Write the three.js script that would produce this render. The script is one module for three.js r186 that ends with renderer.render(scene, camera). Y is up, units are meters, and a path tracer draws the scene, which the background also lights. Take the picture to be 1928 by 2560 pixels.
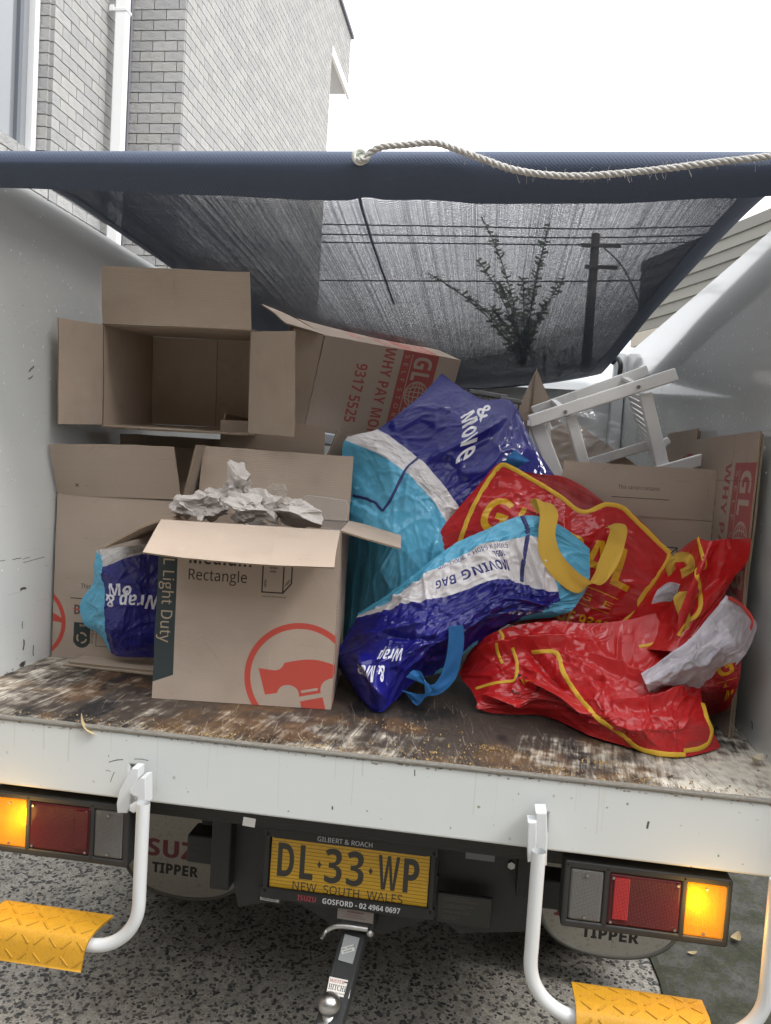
import * as THREE from 'three';
import { RoundedBoxGeometry } from 'three/addons/geometries/RoundedBoxGeometry.js';
import { mergeGeometries, mergeVertices } from 'three/addons/utils/BufferGeometryUtils.js';

// ---------------------------------------------------------------- camera, sky, sun, exposure
const scene = new THREE.Scene();
const camera = new THREE.PerspectiveCamera(65.52, 771 / 1024, 0.05, 400);
camera.position.set(0.281, 1.5, 1.58);
camera.rotation.order = 'YXZ';
camera.rotation.set(-0.059492, 0.129442, 0.061516);
const renderer = new THREE.WebGLRenderer({ antialias: true });
renderer.setSize(771, 1024);
renderer.toneMapping = THREE.LinearToneMapping;
renderer.toneMappingExposure = 1.6;
renderer.shadowMap.enabled = true;
// overcast sky: a pale, nearly even layer of cloud, a little brighter round the veiled sun
const SUN = new THREE.Vector3(0.58, 0.78, 0.2).normalize();
{
  const W = 128, H = 64, d = new Float32Array(W * H * 4);
  for (let j = 0; j < H; j++) for (let i = 0; i < W; i++) {
    const el = ((j + 0.5) / H - 0.5) * Math.PI, az = ((i + 0.5) / W - 0.5) * 2 * Math.PI;
    const x = Math.cos(az) * Math.cos(el), y = Math.sin(el), z = Math.sin(az) * Math.cos(el);
    const c = Math.max(0, x * SUN.x + y * SUN.y + z * SUN.z);
    const l = (y < -0.02 ? 0.2 : 1) * 0.72 * (1 + 2 * Math.max(0, y)) * (1 + 0.25 * c ** 6);
    const o = (j * W + i) * 4; d[o] = l * 0.985; d[o + 1] = l; d[o + 2] = l * 1.03; d[o + 3] = 1;
  }
  const t = new THREE.DataTexture(d, W, H, THREE.RGBAFormat, THREE.FloatType);
  t.mapping = THREE.EquirectangularReflectionMapping; t.magFilter = THREE.LinearFilter; t.needsUpdate = true;
  scene.background = t; scene.environment = t;
}
const sun = new THREE.DirectionalLight(new THREE.Color(1, 0.97, 0.93), 1.5);
sun.position.copy(SUN).multiplyScalar(30); sun.target.position.set(0, 1, -2);
sun.castShadow = true; sun.shadow.radius = 28; sun.shadow.mapSize.set(2048, 2048);
Object.assign(sun.shadow.camera, { left: -14, right: 14, top: 14, bottom: -14, near: 1, far: 70 });
scene.add(sun, sun.target);

// ---------------------------------------------------------------- helpers
function rng(seed) { let s = seed | 0; return () => { s = (s + 0x6d2b79f5) | 0; let t = Math.imul(s ^ (s >>> 15), 1 | s); t = (t + Math.imul(t ^ (t >>> 7), 61 | t)) ^ t; return ((t ^ (t >>> 14)) >>> 0) / 4294967296; }; }
const lerp = THREE.MathUtils.lerp, clamp = THREE.MathUtils.clamp, sst = THREE.MathUtils.smoothstep;
const V3 = (x, y, z) => new THREE.Vector3(x, y, z);
function h2(x, y, s = 0) { let n = Math.imul(x | 0, 374761393) + Math.imul(y | 0, 668265263) + Math.imul(s | 0, 2147483647 ^ 0x5bd1e995); n = Math.imul(n ^ (n >>> 13), 1274126177); n ^= n >>> 16; return (n >>> 0) / 4294967296; }
function vn(x, y, s = 0) { const i = Math.floor(x), j = Math.floor(y), u = x - i, v = y - j, a = u * u * (3 - 2 * u), b = v * v * (3 - 2 * v); return lerp(lerp(h2(i, j, s), h2(i + 1, j, s), a), lerp(h2(i, j + 1, s), h2(i + 1, j + 1, s), a), b); }
function fbm(x, y, s = 0, o = 4) { let a = 0.5, r = 0, n = 0; for (let k = 0; k < o; k++) { r += a * vn(x, y, s + k * 17); n += a; x = x * 2.03 + 5.1; y = y * 2.03 + 1.7; a *= 0.5; } return r / n; }
// creased sheet: lowest (or highest) of tilted shallow bowls, so smooth facets meet in sharp folds
function facets(x, y, s, sign = 1, tilt = 0.8, bowl = 0.5) {
  const i0 = Math.floor(x), j0 = Math.floor(y); let best = 1e9;
  for (let j = j0 - 1; j <= j0 + 1; j++) for (let i = i0 - 1; i <= i0 + 1; i++) {
    const px = i + h2(i, j, s), py = j + h2(i, j, s + 1), a = h2(i, j, s + 2) * 6.283, dx = x - px, dy = y - py;
    const v = (Math.cos(a) * dx + Math.sin(a) * dy) * tilt + bowl * (dx * dx + dy * dy) + 0.3 * h2(i, j, s + 3);
    if (v < best) best = v;
  }
  return sign * (best - 0.2);
}
function facets3(x, y, z, s, sign = 1, tilt = 0.8, bowl = 0.5) {
  const i0 = Math.floor(x), j0 = Math.floor(y), k0 = Math.floor(z); let best = 1e9;
  for (let k = k0 - 1; k <= k0 + 1; k++) for (let j = j0 - 1; j <= j0 + 1; j++) for (let i = i0 - 1; i <= i0 + 1; i++) {
    const q = s + k * 31, dx = x - i - h2(i, j, q), dy = y - j - h2(i, j, q + 1), dz = z - k - h2(i, j, q + 2), a = h2(i, j, q + 3) * 6.283, b = h2(i, j, q + 4) * 2 - 1, c = Math.sqrt(1 - b * b);
    const v = (Math.cos(a) * c * dx + Math.sin(a) * c * dy + b * dz) * tilt + bowl * (dx * dx + dy * dy + dz * dz) + 0.25 * h2(i, j, q + 5);
    if (v < best) best = v;
  }
  return sign * (best - 0.2);
}
function creases(x, y, s) { // thin raised folds along the borders of uneven cells
  const i0 = Math.floor(x), j0 = Math.floor(y); let a = 9, b = 9;
  for (let j = j0 - 1; j <= j0 + 1; j++) for (let i = i0 - 1; i <= i0 + 1; i++) { const d = Math.hypot(x - i - h2(i, j, s), y - j - h2(i, j, s + 1)); if (d < a) { b = a; a = d; } else if (d < b) b = d; }
  return Math.max(0, 1 - (b - a) / 0.22) * (0.4 + 0.6 * vn(x * 0.7, y * 0.7, s + 2));
}
function crumple(x, y, s, rough = 1) {
  const wx = x + 0.35 * (fbm(x * 1.3, y * 1.3, s + 40, 2) - 0.5), wy = y + 0.35 * (fbm(x * 1.3 + 9, y * 1.3, s + 41, 2) - 0.5);
  return rough * (0.11 * creases(wx * 1.7, wy * 1.7, s + 50) + 0.05 * creases(wx * 4, wy * 4, s + 55)) + facets(wx, wy, s, 1) * 0.6 + facets(wx * 1.9 + 3, wy * 1.9, s + 10, 1) * 0.22 + rough * (facets(wx * 4.1, wy * 4.1 + 7, s + 20, 1) * 0.12 + facets(wx * 8.7, wy * 8.7, s + 30, 1) * 0.05);
}
// a pixel of the photograph (1666 wide view of it) gives a direction; the distance comes from a plane that the thing touches or stands in
camera.updateMatrixWorld();
const K = 1928 / 1666, F = 1990.5;
const ray = (u, v) => V3((u * K - 964) / F, -(v * K - 1280) / F, -1).transformDirection(camera.matrixWorld);
function hit(u, v, ax, val) { const d = ray(u, v), o = camera.position; return d.multiplyScalar((val - o[ax]) / d[ax]).add(o); }
const atZ = (u, v, z) => hit(u, v, 'z', z), atY = (u, v, y) => hit(u, v, 'y', y), atX = (u, v, x) => hit(u, v, 'x', x);

const taken = new Map();
function numbered(name) { const n = taken.get(name) ?? 0; taken.set(name, n + 1); return n ? name + '_' + String(n).padStart(3, '0') : name; }
function shade(o) { o.castShadow = true; o.receiveShadow = true; return o; }
function tag(o, label, category, group, kind) { if (label) o.userData.label = label; if (category) o.userData.category = category; if (group) o.userData.group = group; if (kind) o.userData.kind = kind; return o; }
function thing(name, label, category, pos = [0, 0, 0], group) { const o = new THREE.Group(); o.name = numbered(name); o.position.set(...pos); scene.add(o); return tag(o, label, category, group); }
function part(name, geo, mat, parent, pos, rot, label) { const o = shade(new THREE.Mesh(geo, mat)); o.name = name; if (pos) o.position.set(...pos); if (rot) o.rotation.set(...rot); if (label) o.userData.label = label; parent.add(o); return o; }
function solo(name, geo, mat, label, category, group) { const o = shade(new THREE.Mesh(geo, mat)); o.name = numbered(name); scene.add(o); return tag(o, label, category, group); }
function struct(name, geo, mat) { const o = shade(new THREE.Mesh(geo, mat)); o.name = name; o.userData.kind = 'structure'; scene.add(o); return o; }
const box = (w, h, d, x = 0, y = 0, z = 0) => new THREE.BoxGeometry(w, h, d).translate(x, y, z);
const rbox = (w, h, d, r, x = 0, y = 0, z = 0, seg = 2) => new RoundedBoxGeometry(w, h, d, seg, r).translate(x, y, z);
function merge(list) { return mergeGeometries(list.map((g) => { const q = g.index ? g.toNonIndexed() : g; for (const k of Object.keys(q.attributes)) if (!['position', 'normal', 'uv'].includes(k)) q.deleteAttribute(k); q.clearGroups(); return q; })); }
function tube(pts, r, seg = 64, rad = 12, closed = false) { return new THREE.TubeGeometry(new THREE.CatmullRomCurve3(pts, closed, 'centripetal'), seg, r, rad, closed); }
function extrude(pts, depth, bevel = 0.002) { const s = new THREE.Shape(pts.map((p) => new THREE.Vector2(...p))); return new THREE.ExtrudeGeometry(s, { depth: depth - 2 * bevel, bevelEnabled: bevel > 0, bevelThickness: bevel, bevelSize: bevel, bevelSegments: 2, curveSegments: 10 }).translate(0, 0, bevel); }
// textures
function canvas(w, h) { const c = document.createElement('canvas'); c.width = w; c.height = h; return [c, c.getContext('2d')]; }
function ctex(c, srgb = true, rep) { const t = new THREE.CanvasTexture(c); t.magFilter = THREE.LinearFilter; if (srgb) t.colorSpace = THREE.SRGBColorSpace; if (rep) { t.wrapS = t.wrapT = THREE.RepeatWrapping; t.repeat.set(...rep); } return t; }
function dtex(w, h, fn, srgb = false, rep) {
  const d = new Uint8Array(w * h * 4);
  for (let j = 0; j < h; j++) for (let i = 0; i < w; i++) { const v = fn(i, j), o = (j * w + i) * 4; if (typeof v === 'number') d[o] = d[o + 1] = d[o + 2] = clamp(v, 0, 255); else { d[o] = clamp(v[0], 0, 255); d[o + 1] = clamp(v[1], 0, 255); d[o + 2] = clamp(v[2], 0, 255); } d[o + 3] = 255; }
  const t = new THREE.DataTexture(d, w, h); t.magFilter = THREE.LinearFilter; t.wrapS = t.wrapT = THREE.RepeatWrapping; if (rep) t.repeat.set(...rep); if (srgb) t.colorSpace = THREE.SRGBColorSpace; t.needsUpdate = true; return t;
}
const std = (o) => new THREE.MeshStandardMaterial(o), phy = (o) => new THREE.MeshPhysicalMaterial(o);
const lin = (r, g, b) => new THREE.Color().setRGB(r, g, b);
// small tileable noise for bump (periodic)
function pn(x, y, p, s) { const i = Math.floor(x), j = Math.floor(y), u = x - i, v = y - j, a = u * u * (3 - 2 * u), b = v * v * (3 - 2 * v), w = (k) => ((k % p) + p) % p; return lerp(lerp(h2(w(i), w(j), s), h2(w(i + 1), w(j), s), a), lerp(h2(w(i), w(j + 1), s), h2(w(i + 1), w(j + 1), s), a), b); }
const grainTex = dtex(512, 512, (i, j) => 255 * (0.5 * pn(i / 4, j / 4, 128, 1) + 0.3 * pn(i / 16, j / 16, 32, 2) + 0.2 * h2(i, j, 3)));
const weaveTex = dtex(256, 256, (i, j) => 255 * (0.5 + 0.5 * Math.sin(i * Math.PI / 4) * ((j >> 3) & 1 ? 1 : -1) * Math.cos(j * Math.PI / 8)));
const fitText = (x, t, X, Y, W, font) => { x.font = font; const m = x.measureText(t).width; x.save(); x.translate(X, Y); x.scale(W / m, 1); x.fillText(t, 0, 0); x.restore(); };
// ---------------------------------------------------------------- ground
{
  const tile = dtex(1024, 1024, (i, j) => {
    const n = 0.5 * pn(i / 3, j / 3, 341, 5) + 0.3 * pn(i / 12, j / 12, 85, 6) + 0.2 * pn(i / 64, j / 64, 16, 7), d = h2(i, j, 8);
    const k = 0.72 + 0.5 * n + (d > 0.93 ? -0.25 : 0);
    return [164 * k, 159 * k, 149 * k];
  }, true);
  const g = new THREE.PlaneGeometry(260, 260).rotateX(-Math.PI / 2), uv = g.attributes.uv, p = g.attributes.position;
  for (let i = 0; i < uv.count; i++) uv.setXY(i, p.getX(i) / 1.3, p.getZ(i) / 1.3);
  struct('ground', g, std({ map: tile, bumpMap: tile, bumpScale: 0.004, roughness: 0.95 }));
  // exposed aggregate: dark pebbles bedded in the paler cement
  const R = rng(11), N = 78000, pg = new THREE.IcosahedronGeometry(0.0045, 0);
  const im = new THREE.InstancedMesh(pg, std({ color: 0xffffff, roughness: 0.7 }), N), m = new THREE.Matrix4(), q = new THREE.Quaternion(), col = new THREE.Color();
  const tones = [[0.05, 0.052, 0.055], [0.08, 0.077, 0.072], [0.13, 0.12, 0.105], [0.065, 0.07, 0.063], [0.2, 0.185, 0.165], [0.04, 0.04, 0.042], [0.11, 0.097, 0.09]];
  for (let k = 0; k < N; k++) {
    const x = lerp(-3.0, 0.98, R()), z = lerp(-2.9, 0.75, R()), s = 0.5 + 1.1 * R() ** 1.6;
    q.setFromEuler(new THREE.Euler(0.15 * (R() - 0.5), R() * 6.28, 0.15 * (R() - 0.5)));
    m.compose(V3(x, 0.0005, z), q, V3(s * (0.9 + 0.9 * R()), s * 0.28, s * (0.7 + 0.4 * R())));
    im.setMatrixAt(k, m); const t = tones[Math.floor(R() * tones.length)], b = 0.75 + 0.5 * R(); im.setColorAt(k, col.setRGB(t[0] * b, t[1] * b, t[2] * b));
  }
  im.name = 'pebbles'; shade(im); scene.add(im); tag(im, 'dark pebbles bedded in the pale cement driveway', 'pebbles', null, 'stuff');
  // older mossy concrete under and beside the right rear wheel
  const moss = dtex(1024, 1024, (i, j) => {
    const a = fbm(i / 90, j / 90, 21, 5), b = fbm(i / 14, j / 14, 22, 4), c = h2(i, j, 23), mo = sst(a * 0.6 + b * 0.5, 0.5, 0.62), k = 0.62 + 0.5 * b + (c > 0.96 ? 0.35 : 0) - (c < 0.06 ? 0.25 : 0);
    return [lerp(96, 70, mo) * k, lerp(94, 71, mo) * k, lerp(87, 55, mo) * k];
  }, true);
  const s = new THREE.Shape(), R2 = rng(5); s.moveTo(1.0, -0.9);
  const edge = []; for (let k = 0; k <= 40; k++) edge.push([0.62 + 0.34 * (1 - k / 40) + 0.03 * (R2() - 0.5), lerp(-0.9, 6, k / 40)]);
  edge.forEach((e) => s.lineTo(...e)); s.lineTo(5, 6); s.lineTo(5, -0.9);
  const mg = new THREE.ShapeGeometry(s).rotateX(-Math.PI / 2).translate(0, 0.0075, 0), mu = mg.attributes.uv, mp = mg.attributes.position;
  for (let i = 0; i < mu.count; i++) mu.setXY(i, mp.getX(i) / 0.9, mp.getZ(i) / 0.9);
  struct('mossy_pavement', mg, std({ map: moss, bumpMap: moss, bumpScale: 0.006, roughness: 1 }));
}
// a few fallen leaves
function leafShape(l, w, curl) { const g = new THREE.PlaneGeometry(l, w, 12, 6), p = g.attributes.position; for (let i = 0; i < p.count; i++) { const t = p.getX(i) / l + 0.5, y = p.getY(i) * Math.sin(Math.PI * Math.min(1, t * 0.96 + 0.03)) ** 0.7; p.setXYZ(i, p.getX(i), y, curl * (4 * (t - 0.5) ** 2 * l * 0.3 + Math.abs(y) * 0.6)); } g.rotateX(-Math.PI / 2); g.computeVertexNormals(); return g; }
const leafMat = std({ color: lin(0.42, 0.33, 0.18), roughness: 0.8, side: THREE.DoubleSide });
{
  const p = atY(1590, 2032, 0.012); const l = solo('fallen_leaf', leafShape(0.06, 0.03, 1), leafMat, 'curled dry leaf on the mossy ground below the lit amber lens', 'leaf'); l.position.set(p.x, 0.012, p.z); l.rotation.y = 1.0;
  const p2 = atY(1673, 2010, 0.012), p3 = atY(1496, 2060, 0.012);
  const l2 = solo('fallen_leaf', leafShape(0.035, 0.016, 0.6), leafMat, 'tiny pale leaf scrap lying behind the yellow step tread', 'leaf'); l2.position.set(p3.x, 0.011, p3.z); l2.rotation.y = 0.4;
}

// ---------------------------------------------------------------- brick building
{
  const b = thing('brick_building', 'grey textured brick block of flats rising behind the truck', 'building', [0, 0, 0]);
  const face = dtex(256, 128, (i, j) => 255 * clamp(0.5 * fbm(i / 26 + 0.6 * fbm(i / 15, j / 9, 33, 2), j / 3.6, 31, 4) + 0.5 * fbm(i / 40, j / 5 + 1.5 * fbm(i / 30, j / 30, 35, 2), 32, 3), 0, 1));
  const tone = (r, g, bl) => std({ color: lin(r, g, bl), roughness: 0.92, bumpMap: face, bumpScale: 0.012 });
  const bm = [tone(0.41, 0.408, 0.403), tone(0.44, 0.437, 0.43), tone(0.375, 0.374, 0.372), tone(0.43, 0.427, 0.41), tone(0.39, 0.388, 0.388)];
  const mortar = std({ color: lin(0.12, 0.118, 0.115), roughness: 1 });
  const L = 0.2205, H = 0.086, j = 0.0075, bw = L - j, bh = H - j, gFull = box(bw, bh, 0.05), gHalf = box(L / 2 - j, bh, 0.05);
  const all = [];
  const wall = (ox, oz, ux, uz, len, y0, y1, odd = 0, lenAt) => {   // u along the wall, outward normal = (uz,-ux) turned
    const ry = Math.atan2(-uz, ux);
    for (let r = Math.round(y0 / H); r * H < y1 - 0.01; r++) {
      const y = r * H + H / 2, ln = lenAt ? lenAt(y) : len; let s = 0, first = (r + odd) % 2;
      while (s < ln - 0.03) {
        let l = first ? L / 2 : L; first = 0; if (s + l > ln) l = ln - s; if (l < 0.04) break;
        all.push({ x: ox + ux * (s + l / 2), z: oz + uz * (s + l / 2), y, l, ry }); s += l;
      }
    }
  };
  const xN = -3.05, zR = -5.1, xL = -2.556, zW = -3.93;
  const wb = atX(20, 310, -3.13).y;
  wall(xN - 0.022, zW - 0.012, 0, -1, zR - zW < 0 ? zW - zR : 0, 1.7, 5.6, 1);           // near wall, facing +x
  wall(xN - 0.022, -0.9, 0, -1, -0.9 - zW, 1.7, wb - 0.03, 0);                            // wall below the window
  wall(xN - 0.01, zR - 0.022 + 0.0, 1, 0, xL - xN + 0.012, 1.7, 6.2, 1);                  // return, facing +z
  wall(xL - 0.022, zR - 0.014, 0, -1, 5.5, 2.6, 8.6, 0, (y) => (y > 7.73 ? 6.85 : 5.5));  // long wall, facing +x
  wall(xN - 0.125, zW - 0.022, 1, 0, 0.1, wb, 5.6, 0);                                    // window reveal, facing +z
  // nearest ones, as seen, are bricks of their own
  const view = new THREE.Matrix4().multiplyMatrices(camera.projectionMatrix, camera.matrixWorldInverse.copy(camera.matrixWorld).invert());
  for (const k of all) {
    const p = V3(k.x, k.y, k.z).applyMatrix4(view); k.in = Math.abs(p.x) < 1.03 && p.y < 1.03 && p.y > 0.35;
    const d = V3(k.x, k.y, k.z).sub(camera.position), facing = Math.abs(k.ry) < 0.1 ? Math.abs(d.z) : Math.abs(d.x);
    k.size = k.in ? (k.l * facing) / d.lengthSq() / d.length() * 10 : 0;
  }
  all.sort((p, q) => q.size - p.size);
  const R = rng(3), rest = [];
  all.forEach((k, n) => {
    const w = k.l - j, dp = 0.002 * (R() - 0.5), rx = 0.012 * (R() - 0.5), mat = bm[Math.floor(R() * bm.length)];
    if (n < 300 && k.size > 0) {
      const g = Math.abs(k.l - L) < 1e-4 ? gFull : Math.abs(k.l - L / 2) < 1e-4 ? gHalf : box(w, bh, 0.05);
      const o = part('brick', g, mat, b, [k.x + (k.ry ? dp : 0), k.y, k.z + (k.ry ? 0 : dp)], [0, k.ry + rx, 0]);
    } else rest.push(box(w, bh, 0.05).rotateY(k.ry + rx).translate(k.x, k.y, k.z));
  });
  const per = [[], [], [], [], []]; rest.forEach((g, i) => per[Math.floor(h2(i, 9, 1) * 5)].push(g));
  per.forEach((l, i) => { const o = part('brickwork', merge(l), bm[i], b); o.userData.kind = 'stuff'; });
  // cores behind the bricks
  part('wall_core', merge([
    box(3, wb - 0.05, 10.5, xN - 1.5 - 0.008, (wb - 0.05) / 2, zW + 0.01 + 5.25), box(2.86, 6.3, 10.5, xN - 1.43 - 0.15, 3.15, zW + 0.02 + 5.25),
    box(3, 6.2, 1.62, xN - 1.5 - 0.008, 3.1, zW - 0.02 - 0.81), box(3.45, 6.3, 0.6, xL - 1.725 - 0.008, 3.15, zR - 0.012 - 0.3),
    box(3.45, 8.6, 5.1, xL - 1.727 - 0.008, 4.3, zR - 0.4 - 2.55), box(3.45, 0.87, 1.35, xL - 1.726 - 0.008, 8.165, -10.6 - 0.675)]), mortar, b);
  const white = std({ color: lin(0.72, 0.72, 0.72), roughness: 0.5 }), soft = std({ color: lin(0.5, 0.5, 0.53), roughness: 0.8 });
  part('soffit', box(3.44, 0.05, 1.36, xL - 1.725, 7.705, -10.6 - 0.69), soft, b);
  part('fascia', rbox(0.045, 0.15, 1.42, 0.006, xL + 0.002, 7.69, -10.6 - 0.71), white, b);
  part('coping', box(0.16, 0.06, 6.95, xL - 0.04, 8.63, zR - 3.45), std({ color: lin(0.1, 0.1, 0.13), roughness: 0.6 }), b);
  const wn = part('window', rbox(0.06, 2.7, 0.055, 0.008, xN - 0.12, wb + 1.35, zW + 0.045), white, b);
  part('pane', box(0.008, 2.6, 1.5, xN - 0.145, wb + 1.35, zW + 0.8), phy({ color: lin(0.2, 0.215, 0.23), roughness: 0.2, metalness: 0, clearcoat: 1 }), wn);
  part('frame', rbox(0.06, 0.055, 1.9, 0.008, xN - 0.1, wb + 0.005, zW + 0.97), white, wn);
  part('frame', rbox(0.05, 2.6, 0.04, 0.006, xN - 0.135, wb + 1.35, zW + 0.2), std({ color: lin(0.12, 0.13, 0.15), roughness: 0.4 }), wn);
  const dp = part('downpipe', rbox(0.1, 8, 0.075, 0.012, -2.93, 4.0, -4.72), std({ color: lin(0.8, 0.8, 0.8), roughness: 0.35 }), b);
  const br = V3(-2.93, 5.02, -4.68);
  part('bracket', merge([rbox(0.112, 0.03, 0.09, 0.006, br.x, br.y, -4.722), rbox(0.04, 0.05, 0.012, 0.004, br.x - 0.075, br.y + 0.01, -4.68)]), white, dp);
  part('conduit', new THREE.CylinderGeometry(0.011, 0.011, 6, 8).translate(xN + 0.025, 3, zR + 0.03), std({ color: lin(0.16, 0.16, 0.19), roughness: 0.6 }), b);
}

// ---------------------------------------------------------------- what closes in the driveway behind and beside the viewer
{
  const h = thing('brick_house', 'plain two-storey brick house closing the driveway opposite the truck tail', 'house', [0, 0, 7.4]);
  part('wall', box(16, 6.1, 0.3, 0, 3.05, 0.15), std({ color: lin(0.2, 0.18, 0.16), roughness: 0.9, bumpMap: grainTex, bumpScale: 0.005 }), h);
  part('roof', box(16.8, 0.18, 2.4, 0, 6.2, 0.6), std({ color: lin(0.1, 0.09, 0.085), roughness: 0.9 }), h);
  for (const x of [-4.5, 4.5]) { const w = part('window', rbox(1.6, 1.2, 0.06, 0.02, x, 3.9, -0.02), std({ color: lin(0.6, 0.6, 0.6), roughness: 0.5 }), h); part('pane', box(1.4, 1.0, 0.02, x, 3.9, -0.055), phy({ color: lin(0.04, 0.045, 0.05), roughness: 0.08, clearcoat: 1 }), w); }
  const f = thing('timber_fence', 'weathered timber paling fence running along the right of the driveway', 'fence', [2.7, 0, 0]);
  const pm = [0.1, 0.12, 0.085].map((v) => std({ color: lin(v, v * 0.88, v * 0.74), roughness: 0.95 }));
  for (let k = 0; k < 62; k++) part('paling', box(0.018, 1.75 + 0.03 * h2(k, 1, 2), 0.135), pm[k % 3], f, [0, 0.9, -2.0 + k * 0.14]);
  for (const y of [0.45, 1.4]) part('rail', box(0.04, 0.08, 8.7), pm[0], f, [0.03, y, 2.3]);
}

// ---------------------------------------------------------------- clad carport gable on the right
{
  const c = thing('carport', 'dull beige horizontally clad carport gable beyond the right tray side', 'carport', [0, 0, 0]);
  const A = 0.384, org = atZ(1395, 722, -4.6), bottom = org.y; // foot of the cladding, seen just above the tray side
  const g = new THREE.Group(); c.position.set(org.x, 0, org.z); c.rotation.y = A;
  const mats = [0, 1, 2].map((k) => std({ color: lin(0.25 + 0.02 * k, 0.24 + 0.02 * k, 0.215 + 0.015 * k), roughness: 0.75 }));
  const bh = 0.5 * (bottom - 1.5) / 7; for (let k = 0; k < 7; k++) { const o = part('cladding_board', box(0.02, bh - 0.003, 6.5), mats[k % 3], c, [0.02, bottom + 0.03 + (k + 0.5) * bh, 3.1]); o.rotation.z = -0.13; }
  part('backing', box(0.03, bh * 7, 6.5, 0.06, bottom + bh * 3.5, 3.1), std({ color: lin(0.2, 0.19, 0.17), roughness: 0.9 }), c);
  part('trim', rbox(0.05, 0.1, 6.52, 0.006, 0.0, bottom - 0.03, 3.1), std({ color: lin(0.55, 0.5, 0.42), roughness: 0.7 }), c);
  for (const z of [4.5, 5.9]) part('post', rbox(0.1, bottom, 0.1, 0.01, 0.08, bottom / 2 - 0.03, z), mats[0], c);
}

// ---------------------------------------------------------------- utility pole, wires and shrub ahead of the truck
{
  const zp = -22, top = atZ(1288, 505, zp), dark = std({ color: lin(0.1, 0.09, 0.08), roughness: 0.9 });
  const p = thing('utility_pole', 'timber power pole seen through the mesh tarp', 'pole', [top.x, 0, zp]);
  part('shaft', new THREE.CylinderGeometry(0.12, 0.17, top.y, 12).translate(0, top.y / 2, 0), dark, p);
  part('crossarm', rbox(1.1, 0.1, 0.1, 0.01, 0.15, top.y - 0.35, 0.1), dark, p);
  part('crossarm', rbox(0.9, 0.1, 0.1, 0.01, 0.2, top.y - 0.95, 0.1), dark, p);
  const wire = std({ color: lin(0.05, 0.05, 0.05), roughness: 0.8 });
  [[482, 490, 'topmost'], [504, 509, 'second'], [522, 524, 'third'], [605, 603, 'lowest']].forEach(([v0, v1, w]) => {
    const a = atZ(560, v0, zp - 1), m1 = atZ(1000, (v0 + v1) / 2 + 3, zp), e = atZ(1290, v1 + 4, zp), e2 = atZ(1800, v1 - 12, zp - 3);
    solo('power_line', tube([a, m1, e, e2], 0.022, 40, 5), wire, w + ' of the power wires strung to the timber pole', 'wire', 'overhead power wires');
  });
  const sv = [atZ(1300, 530, zp), atZ(1345, 575, zp + 4), atZ(1385, 660, zp + 8)];
  solo('power_line', tube(sv, 0.02, 20, 5), wire, 'service wire slanting down from the timber pole', 'wire', 'overhead power wires');
  // shrub
  const zs = -6.6, s = thing('tall_shrub', 'tall leafy shrub with arching stems ahead of the truck cab', 'shrub', [atZ(1130, 760, zs).x, 0, zs]);
  const base = s.position, R = rng(77), leaf = new THREE.PlaneGeometry(0.05, 0.02, 2, 1).translate(0.027, 0, 0), lm = phy({ color: lin(0.17, 0.21, 0.13), roughness: 0.85, transmission: 0.6, thickness: 0, side: THREE.DoubleSide });
  const stems = [], leaves = []; const rel = (u, v, dz = 0) => atZ(u, v, zs + dz).sub(base);
  const foot = V3(0, 0, 0), fork = rel(1130, 800);
  const tips = [[1040, 468, 8], [1188, 482, 7], [925, 590, 8], [1030, 560, 6], [1166, 560, 5], [1080, 610, 7], [1220, 600, 5], [1130, 600, 8], [1010, 640, 6], [1180, 650, 8], [1060, 660, 7], [1100, 680, 9], [1150, 690, 9]];
  tips.forEach(([u, v, n], ti) => {
    const dz = 0.5 * (R() - 0.5), tip = rel(u, v, dz), c = new THREE.QuadraticBezierCurve3(fork.clone(), V3(lerp(fork.x, tip.x, 0.25), lerp(fork.y, tip.y, 0.6), dz * 0.5), tip);
    stems.push(new THREE.TubeGeometry(c, 16, 0.006, 5));
    for (let k = 0; k < n * 7; k++) {
      const t = 0.25 + 0.75 * (k / (n * 7)), q = c.getPoint(t), g = leaf.clone(), sc = 0.7 + 0.7 * R();
      g.scale(sc, sc, sc); g.rotateX(R() * 3); g.rotateZ((k % 2 ? 0.3 : Math.PI - 0.3) + (R() - 0.5) * 0.9); g.rotateY((R() - 0.5) * 1.6); g.translate(q.x, q.y, q.z); leaves.push(g);
    }
  });
  for (let k = 0; k < 420; k++) { const a = R() * 6.28, r = 0.6 * Math.sqrt(R()), g = leaf.clone(); g.rotateX(R() * 3); g.rotateZ(R() * 6); g.rotateY(R() * 6); g.translate(fork.x + r * Math.cos(a), fork.y - 0.9 + 1.15 * R(), 0.6 * r * Math.sin(a)); leaves.push(g); }
  part('stem', merge([new THREE.CylinderGeometry(0.02, 0.05, fork.y, 8).translate(0, fork.y / 2, 0), ...stems]), std({ color: lin(0.13, 0.1, 0.07), roughness: 0.9 }), s);
  part('foliage', merge(leaves), lm, s);
}
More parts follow.
